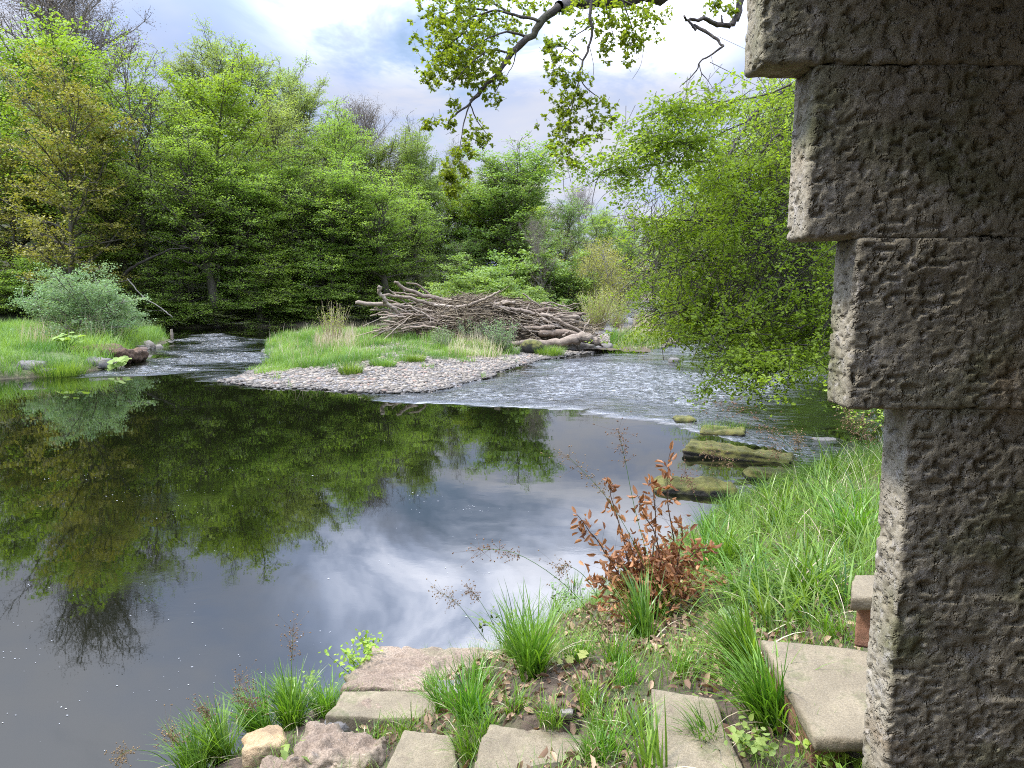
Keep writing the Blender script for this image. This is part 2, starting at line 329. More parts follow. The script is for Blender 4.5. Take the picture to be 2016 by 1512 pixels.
# clouds overhead are brighter than those near the horizon
cb = wn('ShaderNodeMix', data_type='RGBA', blend_type='MULTIPLY'); cb.inputs[0].default_value = 1.; wl(cc.outputs[2], cb.inputs[6])
br = wm('MULTIPLY', wmr(sx.outputs[2], .22, .62, 1.0, 3.3), wm('ADD', 1.0, wm('MULTIPLY', bankn, wmr(sx.outputs[2],   .22, .36, .0, 2.6)))); br = wm('MULTIPLY', br, wm('SUBTRACT', 1.0, wm('MULTIPLY', gloom, .10))); br = wm('MULTIPLY', br, wmr(sx.outputs[2], .60, .92, 1.0, 2.1)); cmb = wn('ShaderNodeCombineXYZ'); [wl(br, cmb.inputs[i]) for i in range(3)]; wl(cmb.outputs[0], cb.inputs[7])
skm = wn('ShaderNodeMix', data_type='RGBA', blend_type='MULTIPLY'); skm.inputs[0].default_value = 1.; wl(sky.outputs[0], skm.inputs[6]); skm.inputs[7].default_value = (1, 1, 1, 1)
bg1 = wn('ShaderNodeBackground'); wl(skm.outputs[2], bg1.inputs[0]); bg1.inputs[1].default_value = .10
bg2 = wn('ShaderNodeBackground'); wl(cb.outputs[2], bg2.inputs[0]); bg2.inputs[1].default_value = 1.0
mx = wn('ShaderNodeMixShader'); wl(cover, mx.inputs[0]); wl(bg1.outputs[0], mx.inputs[1]); wl(bg2.outputs[0], mx.inputs[2])
wo = wn('ShaderNodeOutputWorld'); wl(mx.outputs[0], wo.inputs[0])
sl = bpy.data.lights.new('sun', 'SUN'); sl.energy = 3.0; sl.angle = R(9); sl.color = (1, .95, .87)
so = bpy.data.objects.new('sun', sl); C.objects.link(so); so.location = (0, -5, 40)
from mathutils import Vector
sd = Vector((math.sin(SUN_AZ)*math.cos(SUN_EL), math.cos(SUN_AZ)*math.cos(SUN_EL), math.sin(SUN_EL)))
so.rotation_euler = sd.to_track_quat('Z', 'Y').to_euler()
sc.view_settings.view_transform = 'Standard'; sc.view_settings.look = 'None'; sc.view_settings.gamma = 1; sc.view_settings.exposure = .92
sc.cycles.max_bounces = 6; sc.cycles.transmission_bounces = 3; sc.cycles.diffuse_bounces = 3; sc.cycles.glossy_bounces = 3
sc.cycles.use_denoising = False; sc.cycles.sample_clamp_indirect = 1.5; sc.cycles.sample_clamp_direct = 5.0; sc.cycles.caustics_reflective = False; sc.cycles.caustics_refractive = False; sc.cycles.filter_width = 1.05
# ------------------------------------------------------------------ terrain
def gp(L, z=0.): return [tuple(G(a, b, z)[:2]) for a, b in L]
NEAR = [(-6, -60), (-6, -10), (-4.6, 0), (-3.6, 2.2), (-2.75, 3.55), (-2.05, 4.2), (-1.35, 5.0), (-.9, 5.5), (-.1, 5.75), (.55, 6.45), (1.4, 7.6), (2.5, 9.3), (3.9, 10.6), (5.6, 12.1), (7.6, 13.4),
        (10, 16.5), (13, 22), (14, 30), (14.2, 38), (14.6, 48), (15.5, 62), (17, 78), (19.5, 94), (24, 120), (27, 150), (20, 190), (20, 600), (500, 600), (500, -60)]
FAR = [(-500, 30), (-120, 34), (-60, 42), (-36, 47), (-24, 50.5), (-14, 52.5), (-8, 54), (-3, 59), (1, 67), (4.5, 78), (8, 88), (11, 100), (16, 125), (20, 150), (22, 190), (22, 600), (-500, 600)]
ISL = gp([(425, 752), (500, 762), (620, 768), (740, 776), (850, 773), (930, 752), (1000, 728), (1080, 706), (1180, 694), (1300, 685), (1330, 677), (1310, 655), (1272, 638)])+[(11.3, 80), (7, 76), (2, 62), (-3, 52)]+gp([(740, 656), (620, 655), (545, 664), (508, 688), (542, 713), (470, 736)])
SPIT = gp([(-500, 752), (-100, 752), (0, 747), (60, 743), (130, 739), (215, 724), (245, 714), (272, 694), (300, 684), (335, 669), (300, 657), (200, 654), (60, 656), (-150, 662), (-500, 668)])
def sdf(poly, X, Y):
    P = np.array(poly, float); Qn = np.roll(P, -1, 0); d = np.full(X.shape, 1e18); ins = np.zeros(X.shape, bool)
    for (x0, y0), (x1, y1) in zip(P, Qn):
        ex, ey = x1-x0, y1-y0; wx, wy = X-x0, Y-y0; t = np.clip((wx*ex+wy*ey)/(ex*ex+ey*ey), 0, 1)
        d = np.minimum(d, (wx-ex*t)**2+(wy-ey*t)**2)
        c = ((y0 <= Y) != (y1 <= Y)); xs = x0+(Y-y0)/(ey if ey else 1e-9)*ex; ins ^= c & (X < xs)
    d = np.sqrt(d); return np.where(ins, d, -d)
slab_specs = [([(918, 1540), (1190, 1540), (1150, 1447), (962, 1422)], .98, .3, 'slab', 'broad tan slab at the bottom centre edge of the photo', .010),
 ([(745, 1540), (905, 1540), (893, 1442), (797, 1434)], .82, .34, 'slab', 'small tan slab left of the broad one, grass between them', .006),
 ([(668, 1352), (985, 1352), (1000, 1276), (737, 1268)], .34, .2, 'rockbrown', 'big rough grey brown slab at the water edge', .03),
 ([(640, 1408), (930, 1418), (965, 1362), (676, 1358)], .40, .12, 'slab', 'smooth flat slab in front of the rough grey one', .007),
 ([(850, 1368), (912, 1366), (904, 1337), (858, 1338)], .50, .05, 'rockgrey', 'small pale grey paver on the smooth flat slab', .004)]
STEPC = [([(1605, 1452), (1800, 1458), (1790, 1290), (1498, 1256)], 1.42), ([(1283, 1530), (1475, 1540), (1405, 1372), (1284, 1353)], 1.22)]
def height(X, Y, parts=False):
    X = np.asarray(X, float); Y = np.asarray(Y, float); sh = X.shape; X = X.ravel(); Y = Y.ravel()
    p = np.stack([X, Y, X*0], 1); nz = fbm(p, .7, 3, 5); nf = fbm(p, 3.1, 3, 9)
    far = np.clip((np.hypot(X, Y)-12)/20, 0, 1)
    dn = sdf(NEAR, X, Y)+nz*(.12+.5*far); df = sdf(FAR, X, Y)+nz*1.2; di = sdf(ISL, X, Y)+nz*.35; ds = sdf(SPIT, X, Y)+nz*.3
    def prof(d, pos): return np.where(d > 0, pos, np.maximum(d*.35-.02, -.9))
    zn = prof(dn, .08*np.clip(dn/.15, 0, 1)+1.36*(1-np.exp(-np.maximum(dn, 0)*.46))*1.08+np.maximum(dn-6, 0)*.25*far)+nf*.035*(dn > 0)
    zn = np.where(dn > 0, np.minimum(zn, 1.42+far*7), zn)
    lf_ = np.clip((X+.75)/.85, 0, 1); lf_ = lf_*lf_*(3-2*lf_); zn = np.where((zn > 0) & (Y > 1.5) & (Y < 7), zn*(.58+.42*lf_), zn)
    for cn, zt in [(q[0], q[1]) for q in slab_specs]+STEPC:
        if X.size < 4 or True: zn = np.where(sdf([tuple(G(a_, b_, zt)[:2]) for a_, b_ in cn], X, Y) > -.02, np.minimum(zn, zt-.045), zn)
    hill = np.clip((14-X)/40, .12, 1.)
    zf = prof(df, .35*np.clip(df/.8, 0, 1)+hill*(np.minimum(np.maximum(df-1.5, 0), 70)*.30)+nf*.1)
    zi = prof(di, np.minimum(.02+.085*np.maximum(di, 0), .48)+nf*.03*np.clip(di, 0, 1))
    zs = prof(ds, np.minimum(.12*np.clip(ds/.2, 0, 1)+.22*np.maximum(ds, 0), .55)+nf*.05*np.clip(ds, 0, 1))
    z = np.maximum.reduce([zn, zf, zi, zs])
    if parts: return z.reshape(sh), [q.reshape(sh) for q in (dn, df, di, ds)]
    return z.reshape(sh)
def H(x, y): return float(height(np.array([x]), np.array([y]))[0])
def axis(segs):
    r = []
    for a, b, s in segs: r += list(np.arange(a, b, s))
    return np.array(r+[segs[-1][1]])
gx = axis([(-500, -120, 20), (-120, -40, 4), (-40, -8, .8), (-8, -3, .25), (-3, 5, .08), (5, 14, .3), (14, 40, 1), (40, 120, 5), (120, 500, 25)])
gy = axis([(-60, 0, 4), (0, 1.6, .3), (1.6, 9, .08), (9, 16, .2), (16, 60, .5), (60, 120, 1.5), (120, 600, 15)])
def grid(name, mat, zf, gx, gy):
    X, Y = np.meshgrid(gx, gy, indexing='ij'); Z = zf(X, Y); nx, ny = X.shape
    i, j = np.meshgrid(np.arange(nx-1), np.arange(ny-1), indexing='ij'); q = i*ny+j
    mb = MB(); mb.add(np.stack([X, Y, Z], -1).reshape(-1, 3), np.stack([q, q+ny, q+ny+1, q+1], -1).reshape(-1, 4))
    return mb.build(name, mat), X, Y
GRASSI = [(518, 684), (548, 706), (575, 722), (640, 728), (700, 724), (770, 706), (850, 706), (905, 703), (1010, 694), (1010, 676), (900, 645), (640, 645), (530, 662)]
GRI = gp(GRASSI, .25)
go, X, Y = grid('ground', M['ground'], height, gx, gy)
tag(go, kind='structure')
_, (dn, df, di, ds) = height(X, Y, True)
gi = sdf(GRI, X, Y)
mask = np.zeros(X.shape+(4,)); mask[..., 3] = 1
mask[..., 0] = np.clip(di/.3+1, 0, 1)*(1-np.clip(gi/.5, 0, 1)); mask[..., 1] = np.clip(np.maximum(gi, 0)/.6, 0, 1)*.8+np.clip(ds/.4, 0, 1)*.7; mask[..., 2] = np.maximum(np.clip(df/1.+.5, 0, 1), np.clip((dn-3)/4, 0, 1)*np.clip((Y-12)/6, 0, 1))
ca = go.data.attributes.new('mask', 'FLOAT_COLOR', 'POINT'); ca.data.foreach_set('color', np.clip(mask, 0, 1).reshape(-1, 4).astype('f').ravel())
# water
wx = axis([(-500, -60, 20), (-60, -24, 1), (-24, 17, .12), (17, 60, 2), (60, 500, 20)]); wy = axis([(-60, 0, 6), (0, 9, .5), (9, 12, .2), (12, 56, .12), (56, 110, .8), (110, 600, 20)])
wo_, X, Y = grid('river_water', M['water'], lambda a, b: a*0, wx, wy)
tag(wo_, 'dark peaty river water, calm pool with riffles beyond', kind='structure')
P3 = np.stack([X, Y, X*0], -1).reshape(-1, 3); jit = (fbm(P3, .45, 4, 77)*1.5).reshape(X.shape)
RL = gp([(200, 736), (330, 742), (440, 752), (520, 762), (545, 700), (520, 672), (440, 656), (360, 660), (330, 690), (270, 715)])
RR = gp([(700, 772), (760, 786), (900, 790), (1000, 792), (1180, 798), (1300, 830), (1380, 850), (1500, 850), (1700, 860), (1700, 690), (1500, 678), (1360, 664), (1300, 655), (1305, 640), (1268, 628), (1262, 600), (1290, 600), (1400, 655), (1330, 672), (1300, 680), (1180, 690), (1010, 722), (930, 748), (850, 772)])
RM = gp([(1340, 820), (1640, 850), (1720, 905), (1600, 1000), (1420, 1000), (1440, 950), (1590, 940), (1480, 880), (1400, 850)])
RU = [(8, 70), (22, 70), (30, 130), (10, 130)]
a = np.clip((sdf(RL, X, Y)+jit*1.2+.3)/1.2, 0, 1); b = np.clip((sdf(RR, X, Y)+jit*1.2+.2)/2.2, 0, 1); c = np.clip((sdf(RM, X, Y)+jit*.5)/.9, 0, 1)*.45; d = np.clip(sdf(RU, X, Y)/2, 0, 1)*.8
b = b*np.clip(.3+.9*(Y-13)/9, 0, 1)*np.clip(.8+fbm(P3, .3, 3, 5).reshape(X.shape)*1.3, .15, 1)
a = a*np.clip(.75+fbm(P3, .5, 3, 8).reshape(X.shape)*1.2, .1, 1)
rif = np.maximum.reduce([a, b, c, d])
Q3 = P3*np.array([.8, 1.25, 1]); wav = ((1-np.abs(fbm(Q3+fbm(P3, .8, 2, 3)[:, None]*.5, 1.5, 3, 61, .6))*1.6)*.034+fbm(Q3, 4.2, 1, 62)*.018).reshape(X.shape)*rif
co_ = np.zeros(X.size*3, 'f'); wo_.data.vertices.foreach_get('co', co_); co_ = co_.reshape(-1, 3); co_[:, 2] = (wav-rif*.012).ravel()*(np.minimum(1, (X > -24)*(X < 17)*(Y > 12))).ravel(); wo_.data.vertices.foreach_set('co', co_.ravel()); wo_.data.update()
at = wo_.data.attributes.new('riffle', 'FLOAT', 'POINT'); at.data.foreach_set('value', rif.astype('f').ravel())
# foam flecks
rng = RS(4); mb = MB(); T = []
for k in range(42):
    q = G(rng.uniform(20, 1000), rng.uniform(900, 1480)); m = rng.randint(3, 12)
    T.append(q+np.stack([rng.normal(0, .22, m), rng.normal(0, .10, m), np.zeros(m)], 1))
for k in range(30): T.append(G(rng.uniform(0, 1250), rng.uniform(850, 1500))[None])
T = np.concatenate(T); T = T[sdf(NEAR, T[:, 0], T[:, 1]) < -.3]; T[:, 2] = .004
ang = np.arange(6)*math.pi/3; rr = np.exp(rng.normal(-5.95, .45, len(T)))*(.7+T[:, 1]/22)
st_ = rng.uniform(.8, 2.2, len(T))
V = np.stack([T[:, None, 0]+np.cos(ang)[None]*(rr*st_)[:, None], T[:, None, 1]+np.sin(ang)[None]*rr[:, None], T[:, None, 2]+0*ang[None]], -1)
f = np.array([[0, 1, 2, 3], [0, 3, 4, 5]]); mb.add(V.reshape(-1, 3), (np.arange(len(T))[:, None, None]*6+f[None]).reshape(-1, 4))
tag(mb.build('foam_flecks', M['foam']), 'white flecks of foam drifting on the calm pool', 'foam', kind='stuff')
# ------------------------------------------------------------------ trees
def curve(p0, d, L, n, rng, up=0., wob=.12):
    p = [np.array(p0, float)]; d = nrm(np.array(d, float)); s = L/n
    for i in range(n):
        d = nrm(d+np.array([0, 0, up/n])+rng.normal(size=3)*wob/math.sqrt(n)*1.2); p.append(p[-1]+d*s)
    return np.array(p)
def tree(name, seed, Ht, rad, leafm, barkm, t0=.15, n1=34, el=(70, 25), prof='oval', leaf=.17, per=9, flat=.25, sag=0., dens=1., r0=None, twigr=.018, lowext=0., multi=1, spray=.38):
    """prototype at the origin: returns (trunk mesh object, crown mesh object)"""
    rng = RS(seed); wood = MB(); crown = MB(); r0 = r0 or Ht*.016
    C0, N0 = [], []; TW0, TW1 = [], []
    for mt in range(multi):
        if multi > 1:
            az = mt*2*math.pi/multi+rng.uniform(-.4, .4); dr = np.array([math.cos(az)*.38, math.sin(az)*.38, 1]); trunk = curve((math.cos(az)*.2, math.sin(az)*.2, -.2), dr, Ht*rng.uniform(.75, .98), 9, rng, .3, .2)
        else: trunk = curve((0, 0, -.4), (rng.normal()*.04, rng.normal()*.04, 1), Ht+.4, 12, rng, .15, .10)
        tr = np.linspace(1, .06, len(trunk))**.85*r0/multi**.5; tube(wood, trunk, tr, 7, .5)
        tt = np.linspace(0, 1, len(trunk))
        m = n1//multi
        for i in range(m):
            s = t0+(1-t0)*((i+rng.rand()*.8)/m)**.9; s = min(s, .985)
            p0 = np.array([np.interp(s, tt, trunk[:, k]) for k in range(3)]); u = (s-t0)/(1-t0)
            if prof == 'oval': pr = math.sqrt(max(.03, 1-((u-.38)/.64)**2))
            elif prof == 'cone': pr = .18+.95*(1-u)**.8
            elif prof == 'dome': pr = math.sqrt(max(.02, 1-u*u))
            else: pr = .75
            if lowext and u < .3: pr = max(pr, lowext)
            az = i*2.399+rng.uniform(-.5, .5)+mt; e = R(el[0]+(el[1]-el[0])*(1-u)+rng.normal()*12)     # el: (top, bottom)
            L = rad*pr*rng.uniform(.75, 1.1)/max(.45, math.cos(e)*.9+.1)*.92
            L = min(L, rad*1.35)
            l1 = curve(p0, (math.cos(az)*math.cos(e), math.sin(az)*math.cos(e), math.sin(e)), L, 7, rng, .25-sag, .22)
            r1 = max(np.interp(s, tt, tr)*.5, .02)
            tube(wood, l1, np.linspace(r1*1.25, .022, len(l1)), 5, .5)
            for j in range(int(9*max(.55, L/rad))):
                s2 = .22+.78*(j+rng.rand())/9; s2 = min(s2, 1.); q0 = np.array([np.interp(s2, np.linspace(0, 1, 8), l1[:, k]) for k in range(3)])
                dd = nrm(l1[-1]-l1[0]); sd_ = nrm(np.cross(dd, [0, 0, 1.]))*(1 if j % 2 else -1)
                L2 = max(.6, L*.42*(1.15-s2)*rng.uniform(.7, 1.3)); l2 = curve(q0, dd*.7+sd_*rng.uniform(.4, 1.1)+np.array([0, 0, rng.normal()*.3+.12-sag*.5]), L2, 4, rng, .15-sag, .3)
                tube(wood, l2, np.linspace(r1*.32+.006, .006, 5), 3, .5)
                nt_ = max(2, int(6*L2/1.6)); ss = rng.uniform(.15, 1, nt_); a0 = np.stack([np.interp(ss, np.linspace(0, 1, 5), l2[:, k]) for k in range(3)], 1)
                dv = nrm(nrm(l2[-1]-l2[0])[None]+rng.normal(size=(nt_, 3))*np.array([.8, .8, .4])); a1 = a0+dv*rng.uniform(.35, .95, (nt_, 1))*(.6+.4*min(1.6, rad/3))
                a1[:, 2] -= sag*.25; TW0.append(a0); TW1.append(a1)
    a0 = np.concatenate(TW0); a1 = np.concatenate(TW1); tubes3(wood, a0, a1, twigr, .5)
    # clumped density: keep holes in the crown
    keep = (vn(a1, .55, seed) > (1-dens)*.75+.12*(dens < .99)) & (vn(a1, 1.3, seed+1) > (.30 if Ht > 9 else .18))
    b0, b1 = a0[keep], a1[keep]
    n = int(len(b0)*per*(1.6 if Ht < 9 else 1.35)); idx = rng.randint(0, len(b0), n); s = rng.uniform(.2, 1.08, (n, 1)); c = b0[idx]*(1-s)+b1[idx]*s+rng.normal(size=(n, 3))*np.array([spray, spray, spray*min(1, flat+.10)])*.56
    nn = rng.normal(size=(n, 3))*np.array([.7, .7, .45])+np.array([0, 0, .95 if flat < .5 else .5])
    cl = vn(a1, .9, seed+3)[keep][idx]*.6+rng.rand(n)*.4
    leaves(crown, c, nn, leaf*rng.uniform(.6, 1.25, n), np.clip(cl*1.3-.15, 0, 1), rng)
    wo1 = wood.build('trunk', barkm); co = crown.build('crown', leafm)
    zc = np.concatenate(crown.V)[:, 2]; Ht = float(np.percentile(zc, 99.6))
    return wo1, co, Ht
PROTO = {}
def P(k, *a, **kw): PROTO[k] = tree(k, *a, **kw)
P('beech', 11, 18, 5.2, M['beech'], M['bark'], t0=.12, n1=44, el=(68, 5), leaf=.17, per=14, flat=.22, sag=.05, spray=.45)
P('beech2', 12, 18, 4.8, M['pale'], M['bark'], t0=.2, n1=46, el=(72, 20), leaf=.16, per=14, flat=.25, spray=.4)
P('syc', 13, 17, 5.0, M['bright'], M['bark'], t0=.22, n1=44, el=(62, 18), leaf=.21, per=15, flat=.35, dens=.93, spray=.45)
P('syc2', 14, 17, 4.6, M['syc'], M['bark'], t0=.06, n1=48, el=(60, 8), leaf=.2, per=17, flat=.4, spray=.45)
P('bronze', 15, 17, 5.0, M['bronze'], M['bark'], t0=.12, n1=46, el=(60, 12), leaf=.2, per=12, flat=.28, dens=.92, spray=.45)
P('ash', 16, 18, 4.2, M['bright'], M['bark'], t0=.35, n1=26, el=(66, 30), leaf=.18, per=8, flat=.4, dens=.75, spray=.4)
P('olive', 17, 17, 4.4, M['olive'], M['bark'], t0=.2, n1=40, el=(68, 22), leaf=.14, per=8, flat=.4, dens=.85, spray=.5)
P('olive2', 27, 16, 4.4, M['dark'], M['bark'], t0=.15, n1=40, el=(64, 12), leaf=.17, per=11, flat=.3, dens=.9, spray=.45)
P('bare', 18, 17, 4.5, M['budtwig'], M['greybark'], t0=.2, n1=44, el=(70, 30), leaf=.09, per=7, flat=1., spray=.5, twigr=.016)
P('tall', 29, 18, 4.6, M['beech'], M['bark'], t0=.34, n1=40, el=(66, 18), leaf=.17, per=12, flat=.35, r0=.42, dens=.92, spray=.45)
P('low', 19, 8, 4.8, M['beech'], M['bark'], t0=.04, n1=40, el=(55, -4), leaf=.16, per=14, flat=.34, sag=.12, lowext=1., spray=.45, prof='dome')
P('low2', 20, 8, 4.6, M['dark'], M['bark'], t0=.04, n1=38, el=(55, 0), leaf=.16, per=14, flat=.34, sag=.12, lowext=1., spray=.45, prof='dome')
P('lowol', 24, 8, 4.6, M['olive'], M['greybark'], t0=.04, n1=34, el=(55, 0), leaf=.13, per=10, flat=.25, sag=.15, lowext=1., dens=.85, spray=.45, prof='dome')
P('willow', 21, 3.6, 2.3, M['willow'], M['greybark'], t0=.08, n1=48, el=(70, 25), leaf=.10, per=20, flat=.8, multi=5, prof='dome', r0=.1, spray=.22, twigr=.008)
P('bush', 22, 4.5, 2.6, M['syc'], M['bark'], t0=.06, n1=44, el=(60, 15), leaf=.17, per=16, flat=.4, multi=4, prof='dome', r0=.1, spray=.28, twigr=.008)
P('bronzebush', 23, 4.5, 2.2, M['bronze'], M['greybark'], t0=.08, n1=34, el=(75, 40), leaf=.1, per=9, flat=.8, multi=4, prof='oval', r0=.09, spray=.28, twigr=.01)
for wo1, co, _ in PROTO.values(): wo1.hide_render = False
USED = set()
def place(kind, name, px, top, Y, label, cat='tree', group=None, ws=1., rz=None, lean=0., zb=None):
    """stand a tree on the ground at distance Y so that its top reaches the photographed height"""
    q = A(px, top, Y); X_ = q[0]; zb = H(X_, Y)-.1 if zb is None else zb; wo1, co, Ht = PROTO[kind]
    sz = (q[2]-zb)/Ht; sxy = ws*(sz*.55+.45) if sz < 2.5 else sz
    e = empty(name, (X_, Y, zb), label, cat, group); e.scale = (sxy, sxy, sz); e.rotation_euler = (0, lean, (px*1.37+Y) % 6.28 if rz is None else rz)
    first = kind not in USED; USED.add(kind)
    for o in (wo1, co):
        c = o if first else o.copy()
        if not first: C.objects.link(c)
        c.parent = e
    return e
WG = 'woodland trees on the far bank'
TR = [ # kind, name, px, top, Y, width, label
 ('bronze', 'maple_tree', 95, 95, 48.6, 1.0, 'tall maple in bronze and yellow young leaf at the left edge of the far bank'),
 ('syc', 'sycamore_tree', 55, 20, 56, 1.25, 'bright green domed tree rising behind the bronze maple at top left'),
 ('bare', 'bare_tree', 30, -170, 72, 1.3, 'leafless tree cut by the top left corner of the photo'),
 ('bare', 'bare_tree', 130, -190, 74, 1.2, 'leafless brown tree on the skyline above the green dome'),
 ('bare', 'bare_tree', 205, -20, 72, 1.0, 'russet leafless tree on the skyline left of the open airy tree'),
 ('ash', 'ash_tree', 268, 35, 52, .95, 'airy tree with sky showing through its thin crown at upper left'),
 ('syc', 'sycamore_tree', 160, 110, 72, 1.0, 'green tree tucked between bronze maple and russet bare tree'),
 ('olive2', 'oak_tree', 285, 150, 57, 1.05, 'mid green tree with spreading dark limbs right of the bronze maple'),
 ('beech2', 'beech_tree', 350, 92, 76, 1., 'pale skyline beech just right of the airy tree'),
 ('beech2', 'beech_tree', 412, 62, 78, 1., 'tallest pale beech on the skyline, its tip feathery'),
 ('beech2', 'beech_tree', 485, 92, 78, 1.05, 'pale beech on the skyline right of the tallest one'),
 ('beech2', 'beech_tree', 552, 118, 76, 1.05, 'pale skyline beech above the shoulder where the wood drops'),
 ('beech2', 'beech_tree', 600, 150, 74, .9, 'last pale skyline beech before the wood steps down'),
 ('syc', 'sycamore_tree', 415, 122, 57, 1.15, 'large vivid green sycamore with dark trunk in the middle of the left wood'),
 ('beech2', 'beech_tree', 545, 185, 62, 1.1, 'pale yellow green beech right of the vivid sycamore'),
 ('beech', 'beech_tree', 620, 205, 63, .9, 'fresh green beech at the right shoulder of the tall wood'),
 ('bare', 'bare_tree', 672, 200, 76, .9, 'thin leafless tree at the shoulder, left of its twin'),
 ('bare', 'bare_tree', 738, 203, 78, .9, 'thin leafless tree right of its twin at the shoulder'),
 ('olive', 'alder_tree', 700, 228, 68, .9, 'olive twiggy tree between two leafless trees'),
 ('olive', 'alder_tree', 770, 244, 70, .9, 'olive tree right of the leafless pair'),
 ('syc2', 'sycamore_tree', 815, 256, 66, .72, 'green tree on the dropping skyline left of the oak bough tip'),
 ('olive', 'alder_tree', 862, 285, 76, .8, 'olive tree behind the tip of the overhanging oak bough'),
 ('bare', 'bare_tree', 908, 318, 88, .8, 'faint leafless tree left of the dense dark sycamore'),
 ('syc2', 'sycamore_tree', 985, 284, 70, 1.5, 'dense deep green sycamore standing above the driftwood heap'),
 ('bare', 'bare_tree', 1040, 303, 90, .8, 'leafless tree showing behind the right shoulder of the dense sycamore'),
 ('olive', 'alder_tree', 1080, 340, 88, .9, 'olive tree right of the dense sycamore'),
 ('bare', 'bare_tree', 1138, 358, 105, .9, 'grey leafless round tree on the far skyline'),
 ('olive', 'alder_tree', 1118, 400, 92, .8, 'olive tree below the grey round leafless tree'),
 ('olive2', 'oak_tree', 1185, 410, 98, .7, 'small green tree at the low end of the skyline'),
 ('bare', 'bare_tree', 1232, 415, 120, .7, 'distant leafless tree in the gap above the upstream river'),
 ('olive', 'alder_tree', 1262, 440, 125, .8, 'distant olive tree closing the view upstream'),
 ('syc', 'sycamore_tree', 905, 375, 72, 1.0, 'green tree left of and lower than the dense sycamore'),
]
MID = [('syc2', 1010, 320, 71), ('beech', 1060, 350, 84), ('syc', 960, 340, 74), ('olive2', 1100, 385, 88), ('beech', 1150, 410, 96), ('olive', 840, 290, 72), ('beech', 870, 330, 74), ('olive2', 930, 370, 76), ('olive', 790, 270, 72), ('syc2', 740, 270, 70), ('beech', 690, 260, 70), ('beech', 1195, 440, 104), ('olive2', 1240, 450, 112), ('syc', 1030, 390, 80), ('olive', 640, 330, 58), ('olive', 720, 330, 60), ('beech', 470, 300, 56), ('beech', 340, 310, 57), ('beech', 210, 280, 60), ('bronze', 10, 260, 54), ('beech', 570, 330, 57), ('olive', 800, 360, 64), ('olive2', 860, 400, 68),
       ('beech', 130, 330, 56), ('beech', 10, 330, 57), ('olive2', 760, 420, 62), ('olive2', 680, 430, 58), ('beech', 700, 350, 58), ('beech', 250, 380, 56), ('syc2', 1060, 430, 76), ('olive2', 940, 440, 72), ('olive', 1130, 450, 82), ('beech', -60, 200, 56), ('syc', -90, 60, 66),
       ('olive', 1030, 420, 74), ('beech', 520, 260, 66), ('beech', 310, 230, 68), ('syc', 620, 300, 68), ('olive2', 430, 300, 66), ('olive2', 180, 230, 66), ('syc2', 100, 200, 64), ('beech', 760, 330, 66), ('olive2', 820, 330, 72), ('olive', 1180, 470, 90), ('syc2', 1220, 480, 100), ('olive', 1290, 450, 110), ('olive2', 1340, 430, 90), ('beech', 380, 200, 70), ('beech', 20, 130, 70), ('bare', 640, 270, 72), ('olive2', 900, 470, 66)]
for k, n, px, top, Y, ws, lab in TR: place(k, n, px, top, Y, lab, 'tree', WG, ws)
nm = {'olive': 'alder_tree', 'olive2': 'oak_tree', 'beech': 'beech_tree', 'bronze': 'maple_tree', 'syc': 'sycamore_tree', 'syc2': 'sycamore_tree', 'bare': 'bare_tree'}
dsc = {'olive': 'olive twiggy tree within the mass of the far wood', 'olive2': 'dark green tree deep within the mass of the far wood', 'beech': 'fresh green beech within the mass of the far wood', 'bronze': 'bronze leaved tree within the mass of the far wood', 'syc': 'vivid green tree within the mass of the far wood', 'syc2': 'green tree within the mass of the far wood', 'bare': 'leafless tree within the mass of the far wood'}
for k, px, top, Y in MID: place(k, nm[k], px, top, Y, dsc[k], 'tree', nm[k].replace('_', ' ')+'s within the far wood '+('mass' if k != 'olive2' and k != 'syc2' else 'shade'), 1.)
rng = RS(8)
LOWS = [(-60, 470, 'low'), (10, 540, 'low2'), (70, 500, 'low'), (150, 530, 'low2'), (205, 480, 'low'), (270, 570, 'low2'), (315, 530, 'lowol'), (370, 500, 'low'), (430, 570, 'low2'), (480, 520, 'low'), (530, 480, 'low'), (580, 550, 'low'), (630, 470, 'low'), (670, 530, 'lowol'), (720, 480, 'low'), (760, 560, 'low'), (800, 500, 'lowol'), (850, 530, 'low2'), (900, 480, 'lowol'), (950, 520, 'low2'), (445, 590, 'lowol'), (600, 580, 'low2'), (340, 590, 'low'),
 (245, 260, 'tall'), (410, 240, 'tall'), (500, 280, 'tall'), (330, 300, 'tall'), (590, 290, 'tall'), (640, 340, 'tall'), (700, 310, 'tall'), (760, 340, 'tall'), (830, 370, 'tall'), (170, 300, 'tall'), (460, 330, 'tall'), (550, 350, 'tall')]
for i, (px, top, k) in enumerate(LOWS):
    Yb = float(np.interp(px, [0, 330, 600, 750, 900], [50, 51.5, 53.5, 56, 64]))+rng.uniform(-.3, 1.6)
    place(k, 'riverside_tree', px, top, Yb, {'tall': 'fresh green tree on a bare dark trunk at the brink of the far bank', 'beech': 'taller beech on the brink of the far bank', 'olive': 'olive twiggy tree on the brink of the far bank', 'olive2': 'dark tree on the brink of the far bank behind the heap', 'low': 'low spreading beech trailing its fresh sprays over the far water edge', 'low2': 'low dark green tree overhanging the shadowed far bank', 'lowol': 'low twiggy olive tree leaning over the far water edge'}[k], 'tree', 'low trees along the far water edge, '+{'low': 'fresh', 'low2': 'dark', 'lowol': 'olive', 'tall': 'trunks', 'beech': 'tall', 'olive': 'twiggy', 'olive2': 'deep'}[k], 1.15)
